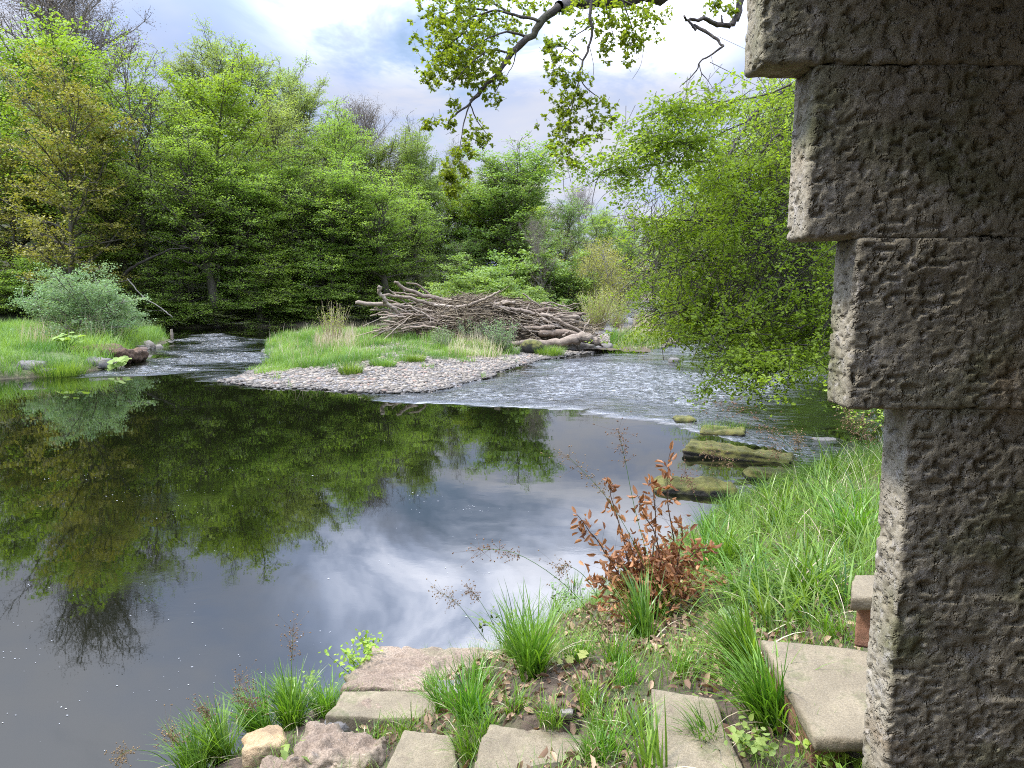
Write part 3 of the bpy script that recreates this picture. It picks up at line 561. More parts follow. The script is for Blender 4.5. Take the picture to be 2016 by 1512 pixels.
# bushes on the spit and island
place('willow', 'willow_bush', 155, 522, 33, 'rounded grey green willow bush on the left grassy spit', 'bush', None, 1.25)
place('willow', 'willow_bush', 225, 600, 36, 'low grey green willow at the right foot of the rounded bush', 'bush', None, .8)
BU = [('bush', 905, 525, 45, 1.1, 'bright green sycamore sapling behind the left of the driftwood'), ('bush', 960, 505, 46, 1.2, 'leafy green sapling behind the middle of the driftwood'), ('bush', 1015, 470, 50, 1.3, 'tallest leafy sapling behind the driftwood heap'),
      ('bush', 1040, 550, 43, 1.0, 'low leafy bush just behind the crest of the driftwood'), ('bare', 1075, 425, 48, .42, 'young bare tree with pale forked stems behind the driftwood'), ('bush', 1110, 500, 50, 1.2, 'green bush right of the young bare tree'),
      ('bronzebush', 1160, 470, 50, 1.2, 'bronze tinted sapling behind the yellow willow'), ('bronzebush', 1205, 480, 54, 1.2, 'bronze sapling beside the upstream gap'), ('bush', 1080, 590, 42, .8, 'low green bush behind the right end of the driftwood')]
for k, px, top, Y, ws, lab in BU: place(k, 'bare_sapling' if k == 'bare' else 'sapling_bush', px, top, Y, lab, 'bush', 'saplings on the island', ws)
# trees of the right bank beyond the near beech
for px, top, Y, k in [(1330, 440, 60, 'syc2'), (1400, 400, 50, 'beech'), (1490, 360, 42, 'beech'), (1570, 230, 36, 'beech'), (1620, 180, 32, 'syc2'), (1700, 150, 30, 'beech'), (1440, 430, 44, 'beech'), (1520, 420, 34, 'beech'), (1850, 120, 34, 'beech'), (2000, 90, 38, 'syc2'), (1780, 260, 44, 'olive2'), (1930, 240, 50, 'beech'), (2120, 150, 32, 'beech'), (1660, 330, 56, 'beech'), (2250, 100, 40, 'syc'), (2080, 330, 46, 'olive2')]:
    e = place(k, 'riverside_tree', px, top, Y, 'tree on the right bank seen through the near beech foliage', 'tree', 'trees on the right bank', .9)
for px, top, Y, k in [(1560, 560, 31, 'low2'), (1480, 570, 36, 'low2'), (1660, 560, 28, 'low2'), (1400, 575, 46, 'low'), (1340, 580, 62, 'low2')]:
    place(k, 'riverside_tree', px, top, Y, 'low dark tree shading the right water edge', 'tree', 'low trees shading the right water edge', .9)
# fine stemmed willows drawn as fans of whips
def whips(name, base, Hh, spread, n, leafm, label, cat='bush', seed=1, leaf=.07, per=26, group=None, upr=.5):
    rng = RS(seed); e = empty(name, tuple(base), label, cat, group); wood = MB(); fol = MB(); a0 = []; a1 = []
    for i in range(n):
        az = rng.uniform(0, 6.28); el = rng.uniform(.05, 1)**.7*spread; L = Hh*rng.uniform(.55, 1.05); b = np.array(base)+np.array([math.cos(az), math.sin(az), 0])*rng.uniform(0, .15)*Hh; b[2] -= .1
        c = curve(b, (math.cos(az)*math.sin(el), math.sin(az)*math.sin(el), math.cos(el)), L, 5, rng, upr, .15); tube(wood, c, np.linspace(.014, .004, 6)*(.6+Hh*.2), 3, rng.rand())
        s = rng.uniform(.3, 1, per); a0.append(np.stack([np.interp(s, np.linspace(0, 1, 6), c[:, k]) for k in range(3)], 1)+rng.normal(size=(per, 3))*.05*Hh**.5)
    c = np.concatenate(a0); leaves(fol, c, rng.normal(size=(len(c), 3)), leaf*rng.uniform(.6, 1.4, len(c)), rng.rand(len(c)), rng, wid=.6)
    wood.build('stem', M['greybark'] if leafm is not M['ywillow'] else M['straw'], e, base); fol.build('foliage', leafm, e, base)
    return e
def gb(px, py, z=.3): q = G(px, py, z); q[2] = H(q[0], q[1]); return q
whips('willow_clump', gb(655, 672), 2.0, .5, 60, M['ywillow'], 'yellow green willow whips rising from straw on the island left of the driftwood', seed=3, per=16)
whips('willow_bush', gb(1175, 652), 2.6, .65, 120, M['ywillow'], 'full yellow green willow bush at the right end of the driftwood', seed=4, per=30, leaf=.08)
whips('willow_bush', gb(1215, 645), 1.9, .7, 70, M['ywillow'], 'smaller willow at the right flank of the full yellow one', seed=14, per=26, leaf=.08)
whips('willow_clump', gb(775, 664), 1.5, .7, 60, M['willow'], 'thin willow whips before the left end of the driftwood', seed=5, per=16)
whips('willow_clump', gb(870, 690), 1.0, .8, 60, M['willow'], 'low willow before the middle of the driftwood', seed=6, per=20)
whips('willow_clump', gb(985, 688), 1.5, .75, 80, M['willow'], 'grey green willow before the right half of the driftwood', seed=7, per=22)
whips('willow_clump', gb(930, 680), 1.3, .8, 60, M['willow'], 'grey green willow between the low and the taller clumps', seed=9, per=18)
# ------------------------------------------------------------------ gravel bar, island grass
def scatter(poly, n, rng, cond=None):
    P_ = np.array(poly); out = []
    lo, hi = P_.min(0), P_.max(0); c = 0
    while c < n:
        q = rng.uniform(lo, hi, (n*3, 2)); k = sdf(poly, q[:, 0], q[:, 1]) > 0
        if cond is not None: k &= cond(q[:, 0], q[:, 1])
        out.append(q[k]); c += k.sum()
        if len(out) > 60: break
    return np.concatenate(out)[:n]
t_ = (1+5**.5)/2; ICO = nrm(np.array([[-1, t_, 0], [1, t_, 0], [-1, -t_, 0], [1, -t_, 0], [0, -1, t_], [0, 1, t_], [0, -1, -t_], [0, 1, -t_], [t_, 0, -1], [t_, 0, 1], [-t_, 0, -1], [-t_, 0, 1]]))
ICF = np.array([[0, 11, 5], [0, 5, 1], [0, 1, 7], [0, 7, 10], [0, 10, 11], [1, 5, 9], [5, 11, 4], [11, 10, 2], [10, 7, 6], [7, 1, 8], [3, 9, 4], [3, 4, 2], [3, 2, 6], [3, 6, 8], [3, 8, 9], [4, 9, 5], [2, 4, 11], [6, 2, 10], [8, 6, 7], [9, 8, 1]])
def pebbles(mb, xy, size, rng, zoff=.0):
    N = len(xy); z = height(xy[:, 0], xy[:, 1])+zoff; s = size[:, None]*np.stack([rng.uniform(.8, 1.5, N), rng.uniform(.7, 1.1, N), rng.uniform(.35, .7, N)], 1)
    V = ICO[None]*(1+rng.uniform(-.18, .18, (N, 12, 1)))*s[:, None]; a = rng.uniform(0, 6.28, N); c, s_ = np.cos(a)[:, None], np.sin(a)[:, None]
    V = np.stack([V[..., 0]*c-V[..., 1]*s_, V[..., 0]*s_+V[..., 1]*c, V[..., 2]], -1)+np.stack([xy[:, 0], xy[:, 1], z], 1)[:, None]
    mb.add(V.reshape(-1, 3), (np.arange(N)[:, None, None]*12+ICF[None]).reshape(-1, 3), np.repeat(rng.rand(N), 20))
rng = RS(31); ISF = gp([(415, 756), (500, 766), (620, 772), (740, 780), (850, 777), (935, 756), (1005, 732), (1080, 709), (1180, 697), (1300, 688), (1330, 677), (1180, 670), (1000, 680), (850, 690), (640, 700), (545, 712), (465, 736)])
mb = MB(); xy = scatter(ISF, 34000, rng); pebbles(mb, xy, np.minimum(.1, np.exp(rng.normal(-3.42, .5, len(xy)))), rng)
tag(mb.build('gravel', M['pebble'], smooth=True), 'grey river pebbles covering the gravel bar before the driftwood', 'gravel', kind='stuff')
mb = MB(); RB = gp([(1190, 692), (1340, 684), (1360, 668), (1330, 650), (1250, 640), (1230, 655)]); xy = scatter(RB, 900, rng, lambda a, b: height(a, b) > -.08)
pebbles(mb, xy, np.exp(rng.normal(-2.2, .4, len(xy))), rng, .02); xy = scatter(gp([(120, 744), (330, 742), (345, 670), (275, 690), (215, 722)]), 260, rng, lambda a, b: height(a, b) > -.1); pebbles(mb, xy, np.exp(rng.normal(-2.2, .4, len(xy))), rng, .0)
tag(mb.build('shore_stones', M['pebble']), 'loose stones along the island tail and the left spit edge', 'stones', kind='stuff')
def grassfield(name, poly, n, rng, hl, wd, mat, label, cond=None, bend=(.4, 1.6), clump=.7, cat='grass', seg=3, varsc=.9):
    xy = scatter(poly, n, rng, cond); p3 = np.stack([xy[:, 0], xy[:, 1], xy[:, 0]*0], 1); cl = vn(p3, 1.4, 3); k = rng.rand(len(xy)) < clump*.35+(1-.35*clump)*np.clip(cl*1.7-.15, 0, 1)
    xy = xy[k]; cl = cl[k]; N = len(xy); z = height(xy[:, 0], xy[:, 1]); mb = MB()
    blades(mb, np.stack([xy[:, 0], xy[:, 1], z-.02], 1), rng.uniform(0, 6.28, N), hl*rng.uniform(.35, 1.3, N)*(.25+1.15*cl)*(.6+.8*vn(p3[k], .45, 21)), wd*rng.uniform(.7, 1.3, N), rng.uniform(.0, .35, N), rng.uniform(*bend, N), np.clip(vn(p3[k], varsc, 8)*.9-.1+rng.rand(N)*.35, 0, 1), seg)
    return tag(mb.build(name, mat), label, cat, kind='stuff')
grassfield('island_grass', GRI, 60000, RS(5), .38, .022, M['isgrass'], 'lush green grass covering the island before the driftwood')
grassfield('gravel_grass', ISF, 16000, RS(55), .32, .02, M['isgrass'], 'sparse grass patches coming up through the gravel bar', cond=lambda a, b: (vn(np.stack([a, b*.8, a*0], 1), 1.1, 15)+.25*np.clip(sdf(GRI, a, b)+1.2, -1, .6)) > .64)
grassfield('spit_grass', SPIT, 70000, RS(6), .6, .026, M['isgrass'], 'long green grass covering the left spit', cond=lambda a, b: (a > -32) & (sdf(SPIT, a, b) > .05))
grassfield('dry_grass', GRI, 2600, RS(77), .6, .018, M['straw'], 'scattered pale dead stems standing in the island grass', bend=(.0, .9), clump=.9)
grassfield('dry_grass', gp([(620, 690), (700, 690), (700, 668), (620, 668)], .3), 900, RS(7), .75, .02, M['straw'], 'pale straw at the foot of the yellow willow whips', bend=(.0, .6))
grassfield('dry_grass', gp([(880, 703), (990, 697), (980, 680), (900, 680)], .3), 900, RS(17), .65, .02, M['straw'], 'pale straw before the middle of the driftwood', bend=(.1, .9))
grassfield('dry_grass', gp([(1210, 686), (1310, 680), (1300, 655), (1225, 658)], .2), 1100, RS(18), .7, .022, M['straw'], 'pale reeds on the island tail at the right', bend=(.0, .6))
grassfield('tail_grass', gp([(1198, 692), (1300, 683), (1310, 668), (1205, 670)], .1), 4200, RS(19), .5, .03, M['isgrass'], 'green grass on the island tail at the right', bend=(.3, 1.2))
grassfield('dry_grass', gp([(1245, 645), (1300, 650), (1290, 632), (1255, 632)], .2), 900, RS(21), .9, .03, M['straw'], 'pale reeds farther upstream beside the river gap', bend=(.0, .6))
grassfield('dry_grass', gp([(40, 690), (240, 675), (260, 655), (40, 668)], .5), 1000, RS(20), 1.0, .02, M['straw'], 'dead straw stalks along the crest of the left spit', bend=(.0, .7), clump=.4)
rng = RS(41)
for px, py, r, hgt, lab in [(690, 742, .35, .5, 'lone grass tuft nearest the water on the gravel bar'), (755, 732, .40, .35, 'low grass tuft left of the pair on the gravel'), (815, 722, .38, .4, 'round grass tuft right of the pair on the gravel'), (975, 698, .35, .55, 'upright grass tuft where the willow meets the gravel'), (1082, 697, .6, .5, 'grass tuft beside the mossy boulder under the driftwood'),
                       (540, 712, .4, .35, 'small green tuft at the left tip of the gravel bar'), (670, 725, .35, .3, 'low yellow green tuft at the lower edge of the island grass'), (1155-510, 715, .3, .4, 'tuft at the front of the island grass'), (1225, 690, .6, .6, 'dense green tuft at the foot of the island tail reeds'), (118, 733, .75, .65, 'dark leafy tuft hanging at the stony edge of the left spit')]:
    b = gb(px, py, .1); N = int(420*r/.4); a = rng.uniform(0, 6.28, N); q = r*np.sqrt(rng.rand(N)); mb = MB(); bs = np.stack([b[0]+np.cos(a)*q, b[1]+np.sin(a)*q*.8, np.full(N, b[2]-.03)], 1)
    blades(mb, bs, a+rng.normal(0, .6, N), hgt*rng.uniform(.5, 1.1, N), .022, rng.uniform(0, .3, N)+q/r*.3, rng.uniform(.2, 1.0, N), rng.rand(N), 3)
    tag(mb.build('grass_tuft', M['isgrass'], None, b), lab, 'grass tuft', 'grass tufts on the gravel and spit')
# big leaved plants and eroded soil of the spit
V, F = rough_box((2.6, 1.6, .62), .06, .28, lambda p, n: fbm(p, 1.3, 5, 3)*.34-np.abs(fbm(p, 4, 3, 6))*.15); b = gb(192, 706, .2)
mb = MB(); mb.add(V+b+np.array([0, .5, .0]), F); tag(mb.build('earth_bank', M['soil'], None, b), 'bare brown eroded earth face in the left spit', 'earth bank')
rng = RS(42)
for px, py, lab in [(180, 672, 'butterbur with broad leaves on top of the eroded earth face'), (130, 692, 'pale butterbur left of the eroded earth face'), (225, 700, 'dark butterbur at the right end of the eroded earth')]:
    b = gb(px, py, .5); e = empty('butterbur_plant', tuple(b), lab, 'plant', 'butterbur plants on the spit'); st = MB(); lf = MB(); n = 22; a = rng.uniform(0, 6.28, n); q = rng.uniform(.05, .5, n); tip = b+np.stack([np.cos(a)*q, np.sin(a)*q, rng.uniform(.3, .65, n)], 1)
    tubes3(st, np.repeat(b[None], n, 0), tip, .012, .5); leaves(lf, tip, np.array([0, -.35, 1.])+rng.normal(size=(n, 3))*.3, rng.uniform(.16, .34, n), rng.uniform(.3, 1, n), rng, 'fold', wid=1.4); st.build('stem', M['isgrass'], e, b); lf.build('foliage', M['syc'], e, b)
# ------------------------------------------------------------------ driftwood heap
def drift_z(x, y):          # mound of woody debris
    c = np.array([A(960, 640, 35)[0], 35.5]); u = (x-c[0])/5.3; v = (y-c[1])/2.6; r = u*u+v*v
    return np.where(r < 1, (1-r)**.55*(1.55+.35*np.cos(u*2.2+.6)), 0)+.35
rng = RS(51)
gxx, gyy = np.meshgrid(np.linspace(-7, 6, 110), np.linspace(32.6, 38.6, 50), indexing='ij'); zz_ = drift_z(gxx, gyy)+fbm(np.stack([gxx.ravel(), gyy.ravel(), gxx.ravel()*0], 1), 1.6, 4, 2).reshape(gxx.shape)*.18-.25
i, j = np.meshgrid(np.arange(109), np.arange(49), indexing='ij'); q = i*50+j; mb = MB(); mb.add(np.stack([gxx, gyy, zz_], -1).reshape(-1, 3), np.stack([q, q+50, q+51, q+1], -1).reshape(-1, 4), .15)
n = 5200; x = rng.normal(-.9, 2.6, n)*1.05; y = rng.uniform(32.9, 38, n); k = drift_z(x, y) > .5; x, y = x[k], y[k]; n = len(x)
z = drift_z(x, y)+rng.uniform(-.3, .12, n); az = rng.normal(0, .75, n)+np.where(rng.rand(n) < .5, 0, math.pi); L = np.exp(rng.normal(-.45, .5, n)); tl = rng.normal(0, .16, n)
d_ = np.stack([np.cos(az)*np.cos(tl), np.sin(az)*np.cos(tl), np.sin(tl)], 1)*L[:, None]/2; c = np.stack([x, y, z], 1)
tubes3(mb, c-d_, c+d_, rng.uniform(.008, .035, n), rng.rand(n), rng.normal(size=(n, 3))*.06)
n = 1500; x = rng.normal(-.9, 2.5, n); y = rng.uniform(32.8, 36.5, n); k = drift_z(x, y) > .5; x, y = x[k], y[k]; n = len(x); z = drift_z(x, y)+rng.uniform(-.12, .22, n)
az = rng.normal(0, 1.0, n)+np.where(rng.rand(n) < .5, 0, math.pi); L = np.exp(rng.normal(-.25, .45, n)); tl = rng.normal(0, .32, n); d_ = np.stack([np.cos(az)*np.cos(tl), np.sin(az)*np.cos(tl), np.sin(tl)], 1)*L[:, None]/2; c = np.stack([x, y, z], 1)
tubes3(mb, c-d_, c+d_, rng.uniform(.007, .022, n), rng.uniform(.2, 1, n), rng.normal(size=(n, 3))*.09)
tag(mb.build('driftwood_debris', M['debris']), 'mat of broken sticks and flood debris filling the driftwood heap', 'driftwood debris', kind='stuff')
def log(pts, r0, r1, Ys, label, group=None, name='driftwood_log', seed=0, k=9, mat='drift'):
    rng = RS(seed+100); Ys = np.interp(np.linspace(0, 1, len(pts)), np.linspace(0, 1, len(Ys)), Ys); P_ = np.array([A(a, b, Yy) for (a, b), Yy in zip(pts, Ys)])
    s = np.linspace(0, len(P_)-1, max(8, len(P_)*4)); Q = np.stack([np.interp(s, np.arange(len(P_)), P_[:, m]) for m in range(3)], 1)
    for _ in range(2): Q[1:-1] = (Q[:-2]+2*Q[1:-1]+Q[2:])/4
    Q[1:-1] += rng.normal(size=(len(Q)-2, 3))*min(r0, .075)*.38; rr = np.linspace(r0, r1, len(Q))*(1+rng.uniform(-.14, .12, len(Q))*(.4 if r0 > .1 else 1)); rr[0] *= .7; rr[-1] *= .55
    mb = MB(); tube(mb, Q, rr, k, rng.rand(), cap=True)
    if r0 > .05:
        for _ in range(rng.randint(1, 4)):
            m = rng.randint(2, len(Q)-2); d = nrm(rng.normal(size=3)*np.array([1, .5, .8])+[0, 0, .4]); tube(mb, [Q[m], Q[m]+d*rng.uniform(.15, .4)], [rr[m]*.5, rr[m]*.25], 6, .6, True)
    o = mb.build(name, M[mat], None, tuple(Q[0])); return tag(o, label, 'log', group or 'driftwood logs in the heap')
LG = [([(700, 596), (735, 600), (790, 602), (830, 610)], .10, .09, (34, 34.5), 'blunt ended log jutting out farthest left from the heap'),
 ([(744, 564), (748, 580), (760, 597), (778, 610), (795, 628)], .10, .06, (33.6, 33.8), 'dark hooked branch standing up at the left end of the heap'),
 ([(776, 555), (800, 570), (835, 582), (880, 593), (935, 600)], .07, .13, (34.5, 35.2), 'long pale trunk sloping down from the highest tip of the heap'),
 ([(750, 582), (790, 583), (830, 593), (880, 606)], .06, .10, (34, 34.6), 'pale smooth trunk under the highest tip'),
 ([(800, 557), (822, 559), (838, 574), (850, 583)], .035, .06, (34.8, 35), 'small kinked branch against the green above the heap'),
 ([(772, 575), (800, 579), (840, 584), (885, 590)], .04, .06, (35.1, 35.4), 'slim pole behind the long pale trunk'),
 ([(985, 572), (968, 583), (945, 592), (910, 604), (870, 616), (820, 626)], .045, .10, (33.7, 34.2), 'pale branch rising to a bare tip right of centre'),
 ([(1015, 594), (985, 598), (955, 603)], .09, .10, (34.2, 34.4), 'short broken log end on the crest of the heap'),
 ([(1010, 596), (960, 602), (920, 610), (860, 617)], .06, .07, (33.9, 34.2), 'smooth brown pole lying under the crest'),
 ([(970, 604), (1010, 609), (1050, 618), (1080, 622)], .09, .08, (33.8, 33.8), 'thick pale log sloping right from the crest'),
 ([(1092, 608), (1050, 612), (1015, 618), (970, 630)], .09, .06, (34.4, 34.2), 'brown log ending below the twiggy top at right'),
 ([(1154, 619), (1130, 617), (1080, 618), (1050, 620)], .07, .09, (34.5, 34.6), 'topmost of the flat logs at the right end'),
 ([(1141, 626), (1100, 623), (1060, 622)], .13, .13, (34.2, 34.2), 'thick split log second from the top at the right end'),
 ([(1140, 634), (1100, 630), (1055, 628)], .10, .11, (34.1, 34.1), 'weathered log third from the top at the right end'),
 ([(1065, 625), (1090, 638), (1120, 652)], .06, .04, (33.6, 33.4), 'thin pole slanting down across the right end'),
 ([(1080, 622), (1110, 637), (1150, 655), (1172, 663)], .07, .06, (33.5, 33.3), 'brown pole slanting down to the root plate'),
 ([(1022, 646), (1055, 645), (1092, 644)], .10, .09, (33.2, 33.2), 'cut pale log lying level at mid height on the right'),
 ([(1060, 656), (1100, 655), (1140, 659)], .17, .12, (33.2, 33.2), 'mossy dark trunk below the level pale log'),
 ([(995, 677), (1040, 674), (1090, 675), (1130, 670), (1150, 664)], .10, .24, (32.8, 32.6), 'big dark trunk lying along the bottom of the heap'),
 ([(1140, 662), (1165, 670), (1183, 677)], .26, .12, (32.6, 32.5), 'broken root plate at the bottom right corner of the heap'),
 ([(1017, 628), (1040, 634), (1062, 631), (1064, 625)], .045, .03, (33.5, 33.4), 'curved pale branch crossing the right middle'),
 ([(860, 622), (900, 627), (950, 633), (990, 640)], .05, .06, (33.5, 33.4), 'long grey pole across the heap middle'),
 ([(745, 620), (790, 618), (840, 622), (880, 630)], .055, .05, (33.8, 33.6), 'grey pole across the left middle'),
 ([(790, 648), (830, 643), (870, 647)], .05, .05, (33.0, 33.0), 'short pale pole low on the left'),
 ([(748, 626), (780, 622), (800, 624)], .05, .05, (33.6, 33.5), 'stub of pale log poking out low on the left'),
 ([(855, 600), (905, 605), (960, 612), (1000, 622)], .08, .07, (34.2, 34), 'reddish trunk along the upper middle'),
 ([(880, 640), (930, 636), (975, 628)], .07, .05, (33.3, 33.5), 'brown log tilted up to the right in the middle'),
 ([(1150, 645), (1162, 628)], .03, .02, (33, 33.2), 'thin stick leaning upright at the right end')]
for i, (p_, a, b, Ys, lab) in enumerate(LG): log(p_, a, b, Ys, lab, seed=i)
rng = RS(61)
for i in range(110):
    x0 = rng.uniform(770, 1120); y0 = 588+12*((x0-930)/200)**2+rng.uniform(2, 62); L = rng.uniform(35, 130)*(1 if rng.rand() < .7 else .6); s = rng.normal(.1, .30)
    Yc = 34.9-(y0-590)/70*2.0
    log([(x0-L/2, y0-s*L/2), (x0, y0+rng.normal()*3), (x0+L/2, y0+s*L/2)], rng.uniform(.018, .06), rng.uniform(.008, .03), (Yc, Yc-.1), 'bleached pole lost in the tangled middle of the driftwood heap', 'poles lost in the tangle of the heap', 'driftwood_pole', 200+i, 6)
# ------------------------------------------------------------------ rocks
def rock(name, size, res, rnd, loc, mat, label, cat='rock', rz=0., ry=0., rx=0., amp=.12, f=2., seed=0, group=None, strata=0.):
    m = min(size)
    def dsp(p, n):
        d = fbm(p+seed*3.7, f, 5, seed)*amp
        d = d-np.abs(fbm(p+seed, f*1.7, 4, seed+9))*amp*.9+fbm(p, f*6, 3, seed)*amp*.25
        if strata: d = d+(np.abs(((p[:, 2]+fbm(p, 1.5, 2, 3)*.06)*strata) % 1-.5)-.25)*.06*(np.abs(n[:, 2]) < .8)
        return d
    V, F = rough_box(size, res, rnd, dsp); V = rotz(roty(rotx(V, rx), ry), rz)+np.array(loc); mb = MB(); mb.add(V, F)
    return tag(mb.build(name, mat, None, tuple(loc)), label, cat, group)
def rk(px0, px1, py, depth, hgt, z0=-.12, **kw):
    a = G(px0, py); b = G(px1, py); c = (a+b)/2; c[1] += depth/2*.7; c[2] = z0+hgt/2; return (abs(b[0]-a[0]), depth, hgt), c
s, c = rk(1362, 1575, 905, 1.0, .5); rock('mossy_rock', (s[0]*1.02, .8, .46), .03, .13, c+np.array([0, 0, -.22]), M['moss'], 'long flat mossy ledge rising from the water, the largest', rz=-.34, amp=.10, f=1.6, seed=2, strata=9, ry=.06)
s, c = rk(1478, 1625, 945, .7, .4); rock('mossy_rock', (s[0], .55, .36), .03, .12, c+np.array([0, 0, -.16]), M['moss'], 'mossy ledge just in front of the largest one, nearer the bank', rz=-.12, amp=.08, f=1.8, seed=3, strata=9)
s, c = rk(1292, 1460, 975, .7, .22); rock('mossy_rock', (s[0], .55, .26), .035, .1, c+np.array([0, 0, .02]), M['moss'], 'low mossy ledge barely above the water behind the brown leaved shrub', rz=-.22, amp=.08, f=2, seed=4)
s, c = rk(1328, 1372, 830, .6, .2); rock('river_stone', (s[0], .5, .22), .04, .1, c, M['moss'], 'small flat stone on the far side of the ledges', amp=.06, seed=5)
s, c = rk(1385, 1475, 856, .8, .16); rock('river_stone', (s[0], .7, .2), .04, .1, c+np.array([0, 0, .03]), M['moss'], 'low grass topped stone beyond the largest ledge', amp=.06, seed=6, rz=-.3); cg = c
s, c = rk(1608, 1660, 868, .5, .14); rock('river_stone', (s[0], .4, .14), .04, .07, c, M['rockgrey'], 'wet grey stone awash beside the pillar edge', amp=.05, seed=7)
s, c = rk(1490, 1560, 985, .4, .12); rock('river_stone', (s[0], .4, .13), .03, .06, c, M['rockgrey'], 'pale flat stone awash by the bank grass', amp=.04, seed=8)
s, c = rk(1320, 1340, 714, .6, .3); rock('river_stone', (s[0], .4, .3), .06, .12, c, M['rockgrey'], 'small dark stone breaking the right hand riffle', amp=.06, seed=9)
b = gb(1046, 692, .2); rock('mossy_boulder', (.95, .8, .75), .06, .35, b+np.array([0, .3, .2]), M['moss'], 'rounded mossy boulder at the foot of the driftwood', seed=10, amp=.1)
for i, (px, py, w_, lab) in enumerate([(1120, 694, .8, 'dark angular boulder under the root plate'), (1150, 693, 1.1, 'wide grey boulder under the root plate'), (1185, 692, 1.0, 'flat pale boulder at the right below the root plate'), (1020, 690, .6, 'brown stone left of the mossy boulder'), (590, 660, .5, 'grey stone on the back edge of the island grass'), (190, 727, .9, 'smooth grey stone at the water below the eroded earth'), (60, 740, .9, 'grey stone at the near edge of the left spit'), (85, 741, .7, 'rounded stone under the dark leafy tuft'), (510, 655, 1.2, 'low flat rock below the far overhanging sprays')]):
    b = gb(px, py, 0); rock('boulder', (w_, w_*.6, w_*.45), .06, w_*.18, b+np.array([0, .2, w_*.1]), M['rockgrey'], lab, seed=20+i, amp=w_*.1, group='boulders at the water edge', f=1.8)
b = gb(338, 660, 0); mb = MB(); tube(mb, [b+[0, 0, -.3], b+[.02, 0, .3], b+[0, 0, .62]], [.09, .08, .07], 8, .9, True); tag(mb.build('stump', M['drift'], None, tuple(b)), 'pale stump standing in the water off the spit tip', 'stump')
# leaning dead trunk over the spit
log([(238, 545), (262, 525), (300, 508), (335, 490), (375, 488)], .13, .02, (50, 49), 'dark leaning trunk over the water behind the grey green willow', 'leaning trunks', 'leaning_trunk', 77, mat='oakbark')
log([(250, 548), (282, 586), (318, 607), (340, 625)], .035, .03, (44, 44), 'thin pale pole slanting down under the leaning trunk', 'leaning trunks', 'fallen_pole', 78, mat='greybark')
# ------------------------------------------------------------------ foreground slabs and steps
def near(px, py, z=None):      # point of the near bank seen at a pixel (marched on the terrain)
    if z is not None: return G(px, py, z)
    d = ray(px, py); t = np.linspace(2.2, 14, 500); X_ = d[0]*t; Y_ = d[1]*t; Z_ = 3+d[2]*t; hh = height(X_, Y_); k = np.argmax(Z_ < hh); 
    if not (Z_ < hh).any(): k = 200
    return np.array([X_[k], Y_[k], hh[k]])
def slab(name, corners, zt, th, mat, label, cat='slab', amp=.006, seed=0, res=.02, rnd=.012, group=None, under=None):
    P_ = np.array([G(a, b, zt)[:2] for a, b in corners])          # near-left, near-right, far-right, far-left
    V, F = rough_box((1, 1, th), 1/46., rnd, lambda p, n: p[:, 0]*0)
    u, v = V[:, 0]+.5, V[:, 1]+.5; xy = ((1-u)*(1-v))[:, None]*P_[0]+(u*(1-v))[:, None]*P_[1]+(u*v)[:, None]*P_[2]+((1-u)*v)[:, None]*P_[3]
    W = np.stack([xy[:, 0], xy[:, 1], zt-th/2+V[:, 2]], 1); cx_ = W.mean(0); out = nrm(W-cx_); W = W+out*(fbm(W+seed, 9, 5, seed)*amp*2+fbm(W, 40, 3, seed)*amp*.6)[:, None]
    W[:, :2] += (np.stack([fbm(W, 5, 3, seed+3), fbm(W, 5, 3, seed+4)], 1))*min(.03, amp*2.2); W[:, 2] -= np.abs(fbm(W*np.array([1, 2, 1]), 6, 4, seed+8))*amp*1.1; edge = np.minimum.reduce([u, 1-u, v, 1-v]); W[:, 2] -= (edge < .03)*np.maximum(0, fbm(W, 14, 3, seed))*amp*1.5
    c = W.mean(0); mb = MB(); mb.add(W, F); return mb.build(name, mat, None, tuple(c)), P_, c
def step(corners, zt, th, label, brick=True, mat='slab', seed=0, bh=.16, amp=.005):
    o, P_, c = slab('tread', corners, zt, th, M[mat], None, seed=seed, amp=amp)
    e = empty('stone_step', tuple(c), label, 'step', 'steps down the bank'); o.parent = e; o.location = (0, 0, 0)
    if brick:
        a, b, cc_, d = P_; ctr = P_.mean(0); L = np.linalg.norm(d-a); ax = nrm(d-a); a = a+ax*.09; L = L-.11; nb = max(2, int(L/.225)); nx_ = np.array([ax[1], -ax[0]]); nx_ = nx_*(1 if nx_@(ctr-a) > 0 else -1)
        for i in range(nb):
            m = a+ax*(L/nb)*(i+.5)+nx_*.075; V, F = rough_box((.10, L/nb-.012, bh), .012, .006, lambda p, n: fbm(p, 30, 4, i)*.004); ang = math.atan2(ax[1], ax[0])-math.pi/2
            V = rotz(V, ang)+np.array([m[0], m[1], zt-th-bh/2-.002]); mb = MB(); mb.add(V, F); mb.build('brick', M['brick'], e, tuple(c))
    return e
step([(1605, 1452), (1800, 1458), (1790, 1290), (1498, 1256)], 1.42, .055, 'pale concrete step on red brick against the pillar foot', seed=1)
step([(1283, 1530), (1475, 1540), (1405, 1372), (1284, 1353)], 1.22, .055, 'narrow concrete step half hidden by grass in the lower middle', seed=2)
step([(1674, 1175), (1830, 1175), (1830, 1132), (1682, 1130)], 1.66, .06, 'round edged coping on red brick behind the pillar', seed=3, bh=.2, mat='slab')
for i, (cn, zt, th, m, lab, am) in enumerate(slab_specs):
    o, P_, c = slab('stone_slab', cn, zt, th, M[m], None, seed=10+i, amp=am); tag(o, lab, 'slab', 'slabs on the near bank')
def frock(px, py, z, size, mat, lab, **kw):
    c = near(px, py+10); c[2] += size[2]*.22; rock('rock', size, .014, min(size)*.35, c, M[mat], lab, group='rocks on the near bank', **kw)
